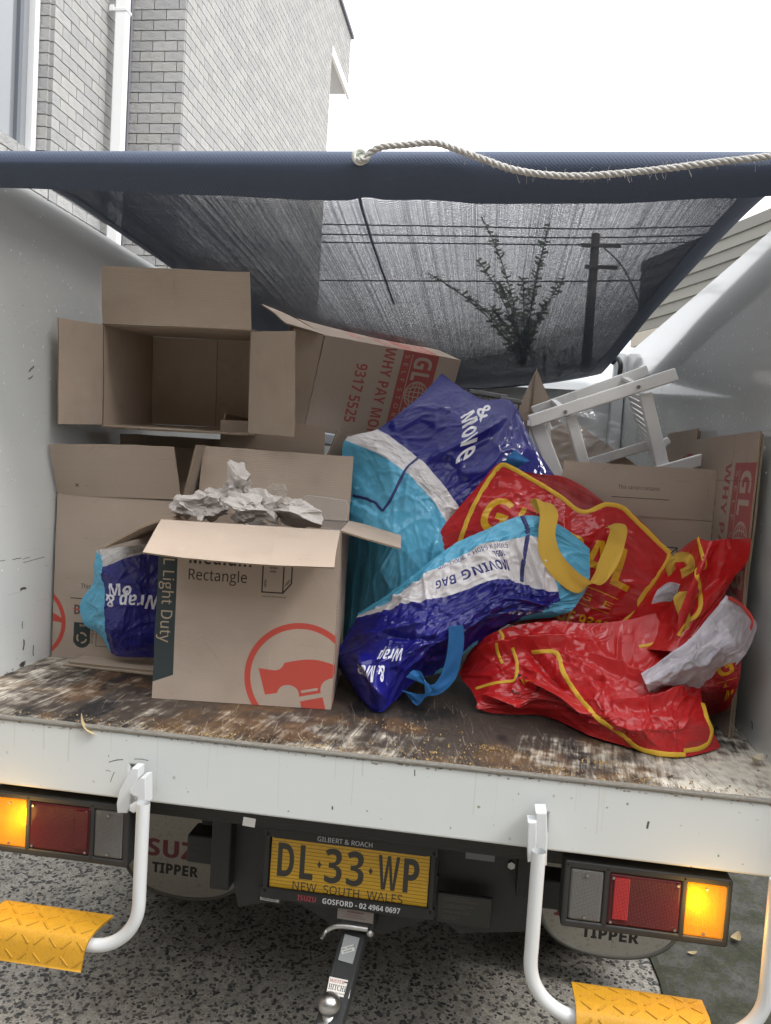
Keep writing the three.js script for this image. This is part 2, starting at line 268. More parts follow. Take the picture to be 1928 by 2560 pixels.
// ---------------------------------------------------------------- tipper truck
const FL = 0.9, HW = 0.925, TOP = 2.137, ZB = -2.74;
const zv = (zx, zy, ox, oy, s) => [(ox + zx / s) / K, (oy + zy / s) / K];
const truck = thing('tipper_truck', 'white tipper truck with open loaded tray and yellow number plate', 'truck');
const M = {
  paint: phy({ color: lin(0.6, 0.615, 0.62), roughness: 0.42, clearcoat: 0.35, clearcoatRoughness: 0.25 }),
  black: std({ color: lin(0.018, 0.019, 0.02), roughness: 0.55 }),
  rubber: std({ color: lin(0.025, 0.025, 0.026), roughness: 0.85 }),
  chassis: std({ color: lin(0.028, 0.03, 0.031), roughness: 0.6, bumpMap: grainTex, bumpScale: 0.001 }),
  chrome: std({ color: lin(0.55, 0.55, 0.54), roughness: 0.28, metalness: 1, bumpMap: grainTex, bumpScale: 0.0003 }),
  screw: std({ color: lin(0.3, 0.3, 0.3), roughness: 0.4, metalness: 1 }),
};
{
  // worn floor: white paint under ground-in dirt, scratched along the length of the tray
  const dirtAt = (x, z) => {
    const sx = x + 0.12 * z, st = fbm(sx * 130, z * 7, 51, 4), st2 = fbm(sx * 320, z * 22, 52, 3), pat = fbm(x * 4.2 + 3, z * 5, 53, 4), fine = fbm(x * 38, z * 38, 57, 3);
    let d = 0.86 + 1.1 * (pat - 0.5);
    d += 0.28 * sst(-z, 0.12, 0.42) - 0.12 * sst(z, -0.1, 0);
    d -= 0.62 * sst(-x, 0.62, 0.92) * (0.6 + 0.6 * pat) + 0.62 * sst(x + z * 0.4, 0.55, 0.8);
    d += 0.3 * Math.exp(-(((x - 0.15) / 0.42) ** 2)) * sst(-z, 0.1, 0.3);
    d += 0.6 * (st - 0.5) + 0.5 * (st2 - 0.5) + 0.9 * (fine - 0.5);
    return sst(d, 0.12, 1.1);
  };
  const W = 2048, H = 1024, D = 1.2, [fc0, fx0] = canvas(W, H), img = fx0.createImageData(W, H);
  const shadeAt = (i, j) => {
    const x = lerp(-HW, HW, i / W), z = -D * (j / H), d = dirtAt(x, z), r = fbm(x * 9, z * 9, 54, 4), rust = sst(r, 0.52, 0.68) * 0.8, g = 0.85 + 0.3 * fbm(x * 60, z * 60, 55, 3);
    const blk = sst(fbm(x * 14 + 4, z * 6, 56, 4), 0.6, 0.72);
    const dirt = [lerp(58, 88, rust) * (1 - 0.55 * blk), lerp(49, 64, rust) * (1 - 0.55 * blk), lerp(42, 42, rust) * (1 - 0.5 * blk)], pa = [196, 190, 176], o = [0, 0, 0];
    for (let c = 0; c < 3; c++) o[c] = lerp(pa[c], dirt[c], d) * g; return o;
  };
  for (let j = 0; j < H; j++) for (let i = 0; i < W; i++) { const v = shadeAt(i, H - 1 - j), o = (j * W + i) * 4; for (let c = 0; c < 3; c++) img.data[o + c] = clamp(v[c], 0, 255); img.data[o + 3] = 255; }
  fx0.putImageData(img, 0, 0);
  { const Q = rng(88); for (let k = 0; k < 3800; k++) { const lt = Q() < 0.5, a = 1.35 + 0.35 * (Q() - 0.5) + (Q() < 0.12 ? 0.8 * (Q() - 0.5) : 0), l = 8 + 90 * Q() ** 2.2, x = W * Q(), y = H * (1 - Q() ** 1.4 * 0.75); fx0.strokeStyle = lt ? `rgba(205,198,182,${0.1 + 0.4 * Q() ** 2})` : `rgba(30,24,20,${0.15 + 0.5 * Q() ** 1.5})`; fx0.lineWidth = 0.6 + 1.6 * Q() ** 2; fx0.beginPath(); fx0.moveTo(x, y); fx0.quadraticCurveTo(x + l * 0.5 * Math.cos(a) + 3 * (Q() - 0.5), y + l * 0.5 * Math.sin(a), x + l * Math.cos(a), y + l * Math.sin(a)); fx0.stroke(); }
    for (let k = 0; k < 90; k++) { fx0.fillStyle = `rgba(26,20,17,${0.25 + 0.4 * Q()})`; fx0.beginPath(); fx0.ellipse(W * Q(), H * Q(), 2 + 9 * Q() ** 2, 2 + 6 * Q() ** 2, Q() * 3, 0, 7); fx0.fill(); } }
  const tx = ctex(fc0);
  const fm = std({ map: tx, roughness: 0.62, bumpMap: tx, bumpScale: -0.0012 });
  const g = new THREE.PlaneGeometry(2 * HW, D, 1, 1).rotateX(-Math.PI / 2).translate(0, FL, -D / 2 - 0.004), uv = g.attributes.uv, p = g.attributes.position;
  for (let i = 0; i < uv.count; i++) uv.setXY(i, (p.getX(i) + HW) / (2 * HW), -p.getZ(i) / D);
  const floor = part('tray_floor', g, fm, truck);
  part('floor_plate', box(2 * HW, 0.05, -ZB - 1.21, 0, FL - 0.025, (ZB - 1.21) / 2), std({ color: lin(0.16, 0.13, 0.11), roughness: 0.8 }), truck);
  part('floor_plate', box(2 * HW, 0.05, 1.2, 0, FL - 0.029, -0.61), std({ color: lin(0.16, 0.13, 0.11), roughness: 0.8 }), truck);
  // rear sill with two latch slots
  const sh = new THREE.Shape([[-1.0, 0.757], [1.0, 0.757], [1.0, 0.893], [-1.0, 0.893]].map((q) => new THREE.Vector2(...q)));
  for (const [u0, v0, u1, v1] of [[276, 1647, 299, 1690], [1161, 1750, 1186, 1802]]) {
    const a = atZ(u0, v0, 0), b = atZ(u1, v1, 0), hole = new THREE.Path([[a.x, b.y], [b.x, b.y], [b.x, a.y], [a.x, a.y]].map((q) => new THREE.Vector2(...q))); sh.holes.push(hole);
  }
  const sg = new THREE.ExtrudeGeometry(sh, { depth: 0.05, bevelEnabled: true, bevelThickness: 0.008, bevelSize: 0.006, bevelSegments: 4 }).translate(0, 0, -0.058);
  // scuffs, chips and drip marks on the sill paint
  const [sc, sx] = canvas(2048, 160); sx.fillStyle = '#d7d9d8'; sx.fillRect(0, 0, 2048, 160); const R = rng(9);
  for (let k = 0; k < 95; k++) { sx.fillStyle = `rgba(${60 + 60 * R()},${50 + 50 * R()},${40 + 40 * R()},${0.15 + 0.6 * R()})`; const s = 0.6 + 2.6 * R() ** 4; sx.beginPath(); sx.ellipse(2048 * R(), 160 * R(), s, s * (0.6 + R()), 0, 0, 7); sx.fill(); }
  for (let k = 0; k < 22; k++) { const x = 2048 * R(), y0 = 8 * R(); sx.strokeStyle = `rgba(140,115,80,${0.05 + 0.16 * R()})`; sx.lineWidth = 0.8 + 2 * R(); sx.beginPath(); sx.moveTo(x, y0); sx.lineTo(x + 4 * (R() - 0.5), y0 + 20 + 110 * R()); sx.stroke(); }
  for (let k = 0; k < 500; k++) { sx.fillStyle = `rgba(80,58,30,${0.15 + 0.5 * R()})`; sx.fillRect(2048 * R(), 10 * R() ** 3, 1 + 7 * R(), 1 + 3 * R()); }
  const scr = (u, v, l, a, w) => { const q = atZ(u, v, 0); const x = (q.x + 1) / 2 * 2048, y = (0.9 - q.y) / 0.15 * 160; sx.strokeStyle = 'rgba(40,38,36,.85)'; sx.lineWidth = w; sx.beginPath(); sx.moveTo(x, y); sx.quadraticCurveTo(x + l * 0.5 * Math.cos(a), y + l * 0.5 * Math.sin(a) - 3, x + l * Math.cos(a), y + l * Math.sin(a)); sx.stroke(); };
  scr(235, 1647, 34, -0.3, 1.6); scr(247, 1668, 26, 1.9, 1.3); scr(228, 1665, 12, 0.1, 1); scr(290, 1640, 32, 0.0, 1.5); scr(896, 1663, 14, 1.5, 2); scr(1402, 1775, 16, 1.7, 4); scr(718, 1742, 8, 1.5, 3); scr(1450, 1874, 5, 1, 4); scr(1493, 1874, 4, 1, 3);
  const st = ctex(sc); const su = sg.attributes.uv, sp = sg.attributes.position; for (let i = 0; i < su.count; i++) su.setXY(i, (sp.getX(i) + 1) / 2, (sp.getY(i) - 0.75) / 0.15);
  const sill = part('rear_sill', sg, phy({ map: st, color: lin(0.84, 0.86, 0.86), roughness: 0.38, clearcoat: 0.3, clearcoatRoughness: 0.2 }), truck);
  part('floor_lip', rbox(2 * HW, 0.007, 0.016, 0.0025, 0, 0.9005, -0.004), std({ color: lin(0.33, 0.31, 0.27), roughness: 0.6, bumpMap: grainTex, bumpScale: 0.002 }), truck);
  // tray sides
  const side = (s) => {
    const [wc, wx] = canvas(1536, 1024); wx.fillStyle = '#d2d5d4'; wx.fillRect(0, 0, 1536, 1024); const Q = rng(s < 0 ? 31 : 32);
    for (let k = 0; k < 700; k++) { wx.fillStyle = `rgba(${90 + 60 * Q()},${90 + 50 * Q()},${80 + 40 * Q()},${0.1 + 0.3 * Q()})`; const q = 0.4 + 1.4 * Q() ** 3; wx.beginPath(); wx.arc(1536 * Q(), 1024 * Q(), q, 0, 7); wx.fill(); }
    for (let k = 0; k < 60; k++) { wx.strokeStyle = `rgba(60,58,55,${0.06 + 0.2 * Q()})`; wx.lineWidth = 0.7 + Q(); const x = 1536 * Q(), y = 350 + 670 * Q(); wx.beginPath(); wx.moveTo(x, y); wx.lineTo(x + 90 * (Q() - 0.3), y + 8 * (Q() - 0.5)); wx.stroke(); }
    const X = s * HW, mark = (u, v, l, a, w) => { const q = atX(u, v, X); const cx = (q.z - ZB) / -ZB * 1536, cy = (TOP - q.y) / (TOP - FL) * 1024; wx.strokeStyle = 'rgba(28,28,28,.9)'; wx.lineWidth = w; wx.beginPath(); wx.moveTo(cx, cy); for (let t = 0; t < 1; t += 0.2) wx.lineTo(cx + l * t * Math.cos(a) + 2 * (Q() - 0.5), cy + l * t * Math.sin(a) + 2 * (Q() - 0.5)); wx.stroke(); };
    if (s < 0) { mark(62, 802, -22, 0.8, 2.5); mark(68, 815, 12, 0.7, 2); mark(45, 1205, 26, 0.02, 1.2); mark(50, 1208, -22, 0.1, 1); mark(48, 1345, 16, 1.6, 1.5); mark(52, 1385, 24, 1.5, 3); mark(72, 1395, 30, 1.6, 2); mark(55, 1270, 18, 0.1, 5); mark(50, 1215, -70, 0.05, 1); mark(10, 1210, 60, 0.02, 1); }
    else { mark(1640, 1010, 20, 1.4, 1.4); mark(1625, 1560, 16, 1.2, 3); }
    for (let k = 0; k < 160; k++) { wx.fillStyle = `rgba(40,34,28,${0.2 + 0.5 * Q()})`; wx.fillRect(1536 * Q(), 1024 - 14 * Q() ** 2, 2 + 10 * Q(), 14 * Q()); }
    const t = ctex(wc), g = box(0.045, TOP - FL + 0.15, -ZB + 0.06, X + s * 0.0225, (TOP + FL - 0.15) / 2, (ZB + 0.02) / 2 - 0.01), u = g.attributes.uv, pp = g.attributes.position;
    for (let i = 0; i < u.count; i++) u.setXY(i, (pp.getZ(i) - ZB) / -ZB, (pp.getY(i) - FL) / (TOP - FL));
    const wall = part('tray_side', g, phy({ map: t, roughness: s < 0 ? 0.3 : 0.22, clearcoat: 0.9, clearcoatRoughness: s < 0 ? 0.16 : 0.07 }), truck);
    part('top_rail', rbox(0.052, 0.03, -ZB + 0.06, 0.008, X + s * 0.03, TOP - 0.013, (ZB + 0.02) / 2 - 0.01), M.paint, wall);
    if (s > 0) part('stiffener', rbox(0.006, 0.02, 0.46, 0.0028, X - 0.002, 1.62, -1.05), M.paint, wall);
  };
  side(-1); side(1);
  const hb = part('headboard', box(2 * HW - 0.004, 1.05, 0.04, 0, FL + 0.525, ZB + 0.02), M.paint, truck);
  part('corner_post', rbox(0.06, 1.25, 0.06, 0.008, HW - 0.034, FL + 0.62, ZB + 0.075), M.paint, hb);
  part('hook', tube([V3(0.855, 2.09, ZB + 0.09), V3(0.87, 2.11, ZB + 0.13), V3(0.885, 2.08, ZB + 0.15), V3(0.885, 2.0, ZB + 0.14)], 0.012, 24, 8), M.black, hb);
  // rain drops on the tray sides
  for (const s of [-1, 1]) {
    const N = 900, Q = rng(70 + s), im = new THREE.InstancedMesh(new THREE.SphereGeometry(0.003, 8, 6), phy({ color: lin(0.92, 0.93, 0.94), roughness: 0.05, clearcoat: 1 }), N), m = new THREE.Matrix4();
    for (let k = 0; k < N; k++) { let y, z; if (s < 0) { z = -0.15 - 1.5 * Q(); y = 1.0 + 1.1 * Math.sqrt(Q()); } else { z = -0.4 - 2.1 * Q(); y = 1.15 + 0.85 * Q(); } const r = 0.3 + 0.7 * Q() ** 3; m.makeScale(0.4 * r, r * (1 + 0.4 * Q()), r).setPosition(s * (HW - 0.0002), y, z); im.setMatrixAt(k, m); }
    im.name = 'raindrops'; im.userData.kind = 'stuff'; shade(im); truck.add(im);
  }
  // underside: chassis, cab, wheels
  const ch = part('chassis', merge([box(0.07, 0.2, 4.2, -0.38, 0.62, -2.5), box(0.07, 0.2, 4.2, 0.38, 0.62, -2.5), box(1.5, 0.1, 0.08, 0, 0.7, -0.2), box(0.83, 0.14, 0.06, 0, 0.62, -0.42), box(1.6, 0.08, 0.3, 0, 0.8, -1.1), box(1.6, 0.08, 0.3, 0, 0.8, -2.1), box(1.1, 0.16, 0.16, 0, 0.37, -1.15), rbox(0.3, 0.3, 0.3, 0.1, 0.05, 0.37, -1.15), box(0.5, 0.34, 0.7, -0.62, 0.55, -2.2), box(1.2, 0.3, 0.5, 0, 0.6, -1.7)]), M.chassis, truck);
  const cab = part('cab', rbox(1.7, 1.5, 1.5, 0.09, 0, 1.35, -3.72, 4), M.paint, truck);
  part('rear_window', box(1.1, 0.4, 0.01, 0, 1.75, -2.964), phy({ color: lin(0.03, 0.035, 0.04), roughness: 0.05, clearcoat: 1 }), cab);
  for (const s of [-1, 1]) for (const z of [-1.15, -3.7]) {
    const w = new THREE.Group(); w.name = 'wheel'; w.position.set(s * 0.68, 0.37, z); truck.add(w);
    part('tyre', new THREE.LatheGeometry([[0.2, -0.16], [0.33, -0.17], [0.365, -0.14], [0.37, 0], [0.365, 0.14], [0.33, 0.17], [0.2, 0.16]].map((q) => new THREE.Vector2(...q)), 40).rotateZ(Math.PI / 2), M.rubber, w);
    part('rim', new THREE.CylinderGeometry(0.205, 0.205, 0.3, 32).rotateZ(Math.PI / 2), M.paint, w);
  }
  // mud flaps
  for (const s of [-1, 1]) {
    const x0 = s < 0 ? -0.775 : 0.505, w = 0.4, y0 = 0.12, h = 0.52, z = -0.72, r = 0.13;
    const [fc, fx] = canvas(512, 666); fx.fillStyle = '#98948a'; fx.fillRect(0, 0, 512, 666); const Q = rng(90 + s);
    for (let k = 0; k < 1500; k++) { fx.fillStyle = `rgba(${70 + 40 * Q()},${62 + 30 * Q()},${48 + 30 * Q()},${0.05 + 0.12 * Q()})`; fx.beginPath(); fx.arc(512 * Q(), 666 * Q(), 1 + 5 * Q(), 0, 7); fx.fill(); }
    const put = (txt, u0, u1, v, hv, col) => { const a = atZ(u0, v, z), b = atZ(u1, v, z), c = atZ(u0, v - hv, z), cx = (q) => (q - x0) / w * 512, cy = (q) => (1 - (q - y0) / h) * 666, fs = Math.abs(cy(c.y) - cy(a.y)) * 1.32; fx.fillStyle = col; fx.font = `bold ${fs}px sans-serif`; const mw = fx.measureText(txt).width; fx.save(); fx.translate(cx(a.x), cy(a.y)); fx.scale((cx(b.x) - cx(a.x)) / mw, 1); fx.fillText(txt, 0, 0); fx.lineWidth = 2; fx.strokeStyle = col; fx.strokeText(txt, 0, 0); fx.restore(); };
    if (s < 0) { put('ISUZU', 292, 470, 1842, 38, '#6d3138'); put('TIPPER', 329, 428, 1882, 22, '#26231f'); } else { put('ISUZU', 1195, 1420, 1975, 36, '#6d3138'); put('TIPPER', 1255, 1380, 2022, 24, '#26231f'); }
    const sp = new THREE.Shape(); sp.moveTo(0, h); sp.lineTo(0, r); sp.quadraticCurveTo(0.01, 0.03, r, 0.008); sp.quadraticCurveTo(w / 2, -0.004, w - r, 0.008); sp.quadraticCurveTo(w - 0.01, 0.03, w, r); sp.lineTo(w, h);
    const g = new THREE.ExtrudeGeometry(sp, { depth: 0.008, bevelEnabled: true, bevelSize: 0.003, bevelThickness: 0.003, bevelSegments: 2, curveSegments: 14 }).translate(x0, y0, z - 0.008), u = g.attributes.uv, pp = g.attributes.position;
    for (let i = 0; i < u.count; i++) u.setXY(i, (pp.getX(i) - x0) / w, (pp.getY(i) - y0) / h);
    const fl = part('mud_flap', g, std({ map: ctex(fc), roughness: 0.7 }), truck);
    part('flap_border', new THREE.TubeGeometry(new THREE.CatmullRomCurve3(sp.getSpacedPoints(60).slice(3, -3).map((q) => V3(q.x + x0, q.y + y0, z))), 80, 0.007, 6), std({ color: lin(0.12, 0.115, 0.1), roughness: 0.7 }), fl);
    if (s > 0) { const q = atZ(1310 / 1, 1955, z + 0.004); }
  }
  // amber / red / clear lamp clusters
  const gridTex = dtex(64, 64, (i, j) => 255 * (0.5 + 0.5 * Math.max(Math.cos(i * Math.PI / 8), Math.cos(j * Math.PI / 8))), false, [1, 1]);
  const lens = (c, o = {}) => phy({ color: c, roughness: 0.32, specularIntensity: 0.5, clearcoat: 0.2, clearcoatRoughness: 0.1, bumpMap: gridTex, bumpScale: 0.0012, ...o });
  const mAmber = lens(lin(1, 0.55, 0.04), { transmission: 0.85, roughness: 0.34, thickness: 0, emissive: new THREE.Color(1, 0.54, 0.01), emissiveIntensity: 0.8 });
  const mRed = lens(lin(0.075, 0.003, 0.005)), mReflex = lens(lin(0.32, 0.012, 0.016)), mClear = lens(lin(0.11, 0.11, 0.108));
  const mBulb = std({ color: 0xffffff, emissive: new THREE.Color(1, 0.72, 0.22), emissiveIntensity: 26 }), mBowl = std({ color: lin(0.75, 0.6, 0.3), roughness: 0.35 });
  const gUV = (g, k = 90) => { const u = g.attributes.uv, pp = g.attributes.position; for (let i = 0; i < u.count; i++) u.setXY(i, pp.getX(i) * k, pp.getY(i) * k); return g; };
  for (const s of [-1, 1]) {
    const xi = s < 0 ? -0.448 : 0.486, X = (d) => xi + s * d, cy = 0.664, h = 0.106, z = -0.02;
    const L = new THREE.Group(); L.name = 'tail_lamp'; truck.add(L);
    const xm = X(0.155);
    part('housing', merge([rbox(0.322, 0.134, 0.02, 0.008, xm, cy, z - 0.045), ...[0.0, 0.078, 0.2265, 0.3105].map((d) => rbox(0.013, 0.134, 0.05, 0.005, X(d), cy, z - 0.015)), rbox(0.322, 0.016, 0.05, 0.005, xm, cy + 0.061, z - 0.015), rbox(0.322, 0.016, 0.05, 0.005, xm, cy - 0.061, z - 0.015)]), M.black, L);
    part('clear_lens', gUV(rbox(0.066, h, 0.02, 0.006, X(0.039), cy, z)), mClear, L, null, null, 'clear reversing lens');
    part('red_lens', gUV(rbox(0.14, h, 0.02, 0.006, X(0.152), cy, z)), mRed, L, null, null, 'dark red brake lens');
    part('reflector', gUV(rbox(0.03, 0.085, 0.004, 0.0015, X(s < 0 ? 0.1 : 0.107), cy + 0.004, z + 0.0115)), s < 0 ? mRed : mReflex, L);
    part('amber_lens', gUV(rbox(0.078, h, 0.012, 0.004, X(0.2685), cy, z + 0.004)), mAmber, L, null, null, 'lit amber indicator lens');
    part('lamp_bowl', box(0.078, h, 0.006, X(0.2685), cy, z - 0.032), mBowl, L);
    part('bulb', new THREE.SphereGeometry(0.011, 16, 12).scale(0.9, 1.7, 0.7), mBulb, L, [X(s < 0 ? 0.25 : 0.258), cy + 0.004, z - 0.016]);
    for (const [dx, dy] of [[0.039, 0.043], [0.039, -0.043], [0.09, 0.045], [0.214, 0.045], [0.09, -0.045], [0.214, -0.045], [0.2685, 0.045], [0.2685, -0.045]]) part('screw', new THREE.CylinderGeometry(0.0028, 0.0028, 0.003, 12).rotateX(Math.PI / 2), M.screw, L, [X(dx), cy + dy, z + 0.0115]);
    const pl = new THREE.PointLight(new THREE.Color(1, 0.55, 0.1), 0.03); pl.position.set(X(0.2685), cy, z + 0.06); pl.castShadow = true; pl.shadow.radius = 1.5; L.add(pl); pl.name = 'indicator_light';
  }
  // drop-down steps
  const [yc, yx] = canvas(512, 256); { const Q = rng(55); yx.fillStyle = '#c08d1e'; yx.fillRect(0, 0, 512, 256); for (let k = 0; k < 700; k++) { yx.fillStyle = `rgba(${60 + 40 * Q()},${48 + 30 * Q()},${25 + 20 * Q()},${0.04 + 0.2 * Q() ** 3})`; yx.beginPath(); yx.ellipse(512 * Q(), 256 * Q(), 1 + 16 * Q() ** 3, 1 + 5 * Q() ** 2, Q() * 3, 0, 7); yx.fill(); } for (let k = 0; k < 90; k++) { yx.strokeStyle = `rgba(40,32,18,${0.2 + 0.4 * Q()})`; yx.lineWidth = 0.5 + Q(); yx.beginPath(); const x = 512 * Q(), y = 256 * Q(); yx.moveTo(x, y); yx.lineTo(x + 30 * (Q() - 0.5), y + 12 * (Q() - 0.5)); yx.stroke(); } }
  const yellow = std({ map: ctex(yc, true, [1, 1]), roughness: 0.55, bumpMap: grainTex, bumpScale: 0.0006 }), lug = new THREE.CapsuleGeometry(0.0022, 0.02, 3, 6).scale(1, 1, 0.55);
  for (const s of [-1, 1]) {
    const xa = s < 0 ? -0.369 : 0.418, xb = s < 0 ? -0.795 : 0.846, y0 = 0.79, yb = s < 0 ? 0.478 : 0.475, z = 0.085, r = 0.1, P = [], sg = Math.sign(xb - xa);
    P.push(V3(xa, y0, z), V3(xa, 0.72, z), V3(xa, 0.66, z), V3(xa, yb + r + 0.05, z), V3(xa, yb + r + 0.022, z)); for (let a = 0; a <= 6; a++) { const t = a / 6 * Math.PI / 2; P.push(V3(xa + sg * r * (1 - Math.cos(t)), yb + r * (1 - Math.sin(t)), z)); }
    P.push(V3(xa + sg * (r + 0.03), yb, z), V3((xa + xb) / 2, yb, z), V3(xb - sg * (r + 0.03), yb, z)); for (let a = 6; a >= 0; a--) { const t = a / 6 * Math.PI / 2; P.push(V3(xb - sg * r * (1 - Math.cos(t)), yb + r * (1 - Math.sin(t)), z)); } P.push(V3(xb, yb + r + 0.022, z), V3(xb, yb + r + 0.05, z), V3(xb, 0.68, z), V3(xb, y0, z));
    const st = new THREE.Group(); st.name = 'step'; truck.add(st);
    part('step_tube', new THREE.TubeGeometry(new THREE.CatmullRomCurve3(P, false, 'centripetal'), 160, 0.0135, 16), M.paint, st);
    const xc = (xa + xb) / 2, w = 0.25, prof = [[-0.075, 0.022], [-0.01, 0.03], [0.018, 0.024], [0.03, 0.006], [0.038, -0.035]], th = 0.004;
    const gg = new THREE.BufferGeometry(), pos = [], idx = [], up = []; const cv = new THREE.CatmullRomCurve3(prof.map((q) => V3(0, q[1], q[0])), false, 'catmullrom', 0.3), n = 24;
    const sp = cv.getPoints(n); for (let f = 0; f < 2; f++) for (let i = 0; i <= n; i++) for (let e = 0; e < 2; e++) { const t = cv.getTangent(i / n), nz = V3(0, t.z, -t.y), skew = 0.012 * (i / n) * (s < 0 ? 1 : -1); pos.push((e ? 1 : -1) * w / 2 + (s < 0 ? (e ? -skew : 0) : (e ? skew : 0)), sp[i].y + nz.y * f * -th, sp[i].z + nz.z * f * -th); up.push(e * 3, i / n); }
    const id = (f, i, e) => (f * (n + 1) + i) * 2 + e;
    for (let i = 0; i < n; i++) { idx.push(id(0, i, 0), id(0, i + 1, 0), id(0, i, 1), id(0, i, 1), id(0, i + 1, 0), id(0, i + 1, 1)); idx.push(id(1, i, 0), id(1, i, 1), id(1, i + 1, 0), id(1, i, 1), id(1, i + 1, 1), id(1, i + 1, 0)); for (const e of [0, 1]) idx.push(id(0, i, e), id(1, i, e), id(0, i + 1, e), id(1, i, e), id(1, i + 1, e), id(0, i + 1, e)); }
    for (const i of [0, n]) idx.push(id(0, i, 0), id(0, i, 1), id(1, i, 0), id(0, i, 1), id(1, i, 1), id(1, i, 0));
    gg.setAttribute('position', new THREE.Float32BufferAttribute(pos, 3)); gg.setAttribute('uv', new THREE.Float32BufferAttribute(up, 2)); gg.setIndex(idx); gg.computeVertexNormals();
    const tr = part('tread', gg, yellow, st, [xc, yb, z]);
    let c = 0; for (let i = 0; i < 5; i++) for (let k = 0; k < 8; k++) { const t = 0.08 + i * 0.205, q = cv.getPointAt(t), tg = cv.getTangentAt(t), a = Math.atan2(tg.y, tg.z); const o = part('tread_lug', lug, yellow, tr, [-w / 2 + 0.02 + k * 0.03, q.y + 0.0008, q.z + 0.0004]); o.rotation.order = 'XYZ'; o.rotation.set(Math.PI / 2 - a, 0, ((i + k) % 2 ? 1 : -1) * 0.85); }
    // latch hook and bracket holding the step
    const poly = (pts, z0, dp) => extrude(pts.map(([a, b]) => { const q = s < 0 ? atZ(...zv(a, b, 0, 1640, 2.0825), z0 + dp) : atZ(...zv(a, b, 1240, 1900, 2.4215), z0 + dp); return [q.x, q.y]; }), dp, 0.0025).translate(0, 0, z0);
    if (s < 0) {
      part('latch_hook', poly([[690, 590], [716, 592], [716, 632], [676, 722], [670, 790], [655, 815], [614, 814], [611, 770], [626, 704], [660, 640]], 0.012, 0.03), M.paint, st);
      part('latch_bracket', poly([[735, 642], [752, 640], [752, 774], [740, 786], [694, 815], [677, 806], [679, 784], [714, 762], [722, 735], [692, 724], [677, 712], [680, 700]], 0.03, 0.035), M.paint, st);
    } else {
      part('latch_hook', poly([[250, 330], [302, 330], [305, 480], [300, 634], [256, 636], [250, 600]], 0.012, 0.045), M.paint, st);
      part('latch_bracket', poly([[202, 386], [240, 386], [240, 500], [230, 612], [201, 615], [198, 500]], 0.03, 0.035), M.paint, st);
    }
  }
  // number plate in its holder
  {
    const pc = atZ(754, 1880, -0.2), np = new THREE.Group(); np.name = 'number_plate'; truck.add(np); np.position.copy(pc); np.rotation.set(-0.03, 0, 0);
    const [c, x] = canvas(1116, 402); x.fillStyle = '#d3a418'; x.fillRect(0, 0, 1116, 402); const Q = rng(4);
    for (let k = 0; k < 900; k++) { x.fillStyle = `rgba(${Q() < 0.5 ? '255,225,120' : '120,90,10'},${0.05 + 0.08 * Q()})`; x.fillRect(1116 * Q(), 402 * Q(), 10 + 60 * Q(), 2 + 8 * Q()); }
    x.fillStyle = 'rgba(40,32,0,.75)'; for (let k = 1; k < 16; k++) x.fillRect(0, k * 25.5, 1116, 3);
    x.fillStyle = '#2c2b26'; x.strokeStyle = '#2c2b26';
    const ch = (t, cx, w) => { x.save(); x.font = 'bold 330px sans-serif'; const m = x.measureText(t).width; x.translate(cx - w / 2, 302); x.scale(w / m, 1.02); x.fillText(t, 0, 0); x.restore(); };
    ch('D', 104, 150); ch('L', 250, 125); ch('3', 450, 140); ch('3', 605, 140); ch('W', 838, 150); ch('P', 990, 140);
    for (const cx of [348, 712]) { x.beginPath(); x.moveTo(cx, 158); x.lineTo(cx + 15, 184); x.lineTo(cx, 210); x.lineTo(cx - 15, 184); x.fill(); }
    x.font = '84px sans-serif'; x.save(); x.translate(158, 384); x.scale(792 / x.measureText('NEW  SOUTH  WALES').width, 1); x.fillText('NEW  SOUTH  WALES', 0, 0); x.restore();
    const g = new THREE.PlaneGeometry(0.372, 0.134).translate(0, 0, 0.004);
    part('plate', g, std({ map: ctex(c), roughness: 0.4 }), np);
    const fr = (w, h2_, y) => rbox(w, h2_, 0.014, 0.003, 0, y, 0.004);
    const holder = part('plate_holder', merge([rbox(0.41, 0.168, 0.006, 0.002, 0, -0.004, -0.004), fr(0.41, 0.022, 0.0705), fr(0.41, 0.026, -0.0735), rbox(0.012, 0.15, 0.014, 0.003, -0.195, 0, 0.004), rbox(0.012, 0.15, 0.014, 0.003, 0.195, 0, 0.004)]), M.black, np);
    const strip = (draw, y, h) => { const [sc2, s2] = canvas(1400, 84); s2.fillStyle = '#1a1b1b'; s2.fillRect(0, 0, 1400, 84); draw(s2); part('lettering', new THREE.PlaneGeometry(0.36, h).translate(0, y, 0.0135), std({ map: ctex(sc2), roughness: 0.5 }), holder); };
    strip((q) => { q.fillStyle = '#c9ccd2'; q.font = '62px sans-serif'; q.fillText('GILBERT & ROACH', 400, 64); }, 0.0705, 0.0205);
    strip((q) => { q.font = 'bold 62px sans-serif'; q.fillStyle = '#a33440'; q.fillText('ISUZU', 250, 64); q.fillStyle = '#d6d8da'; q.fillText('GOSFORD - 02 4964 0697', 480, 64); }, -0.0735, 0.0235);
  }
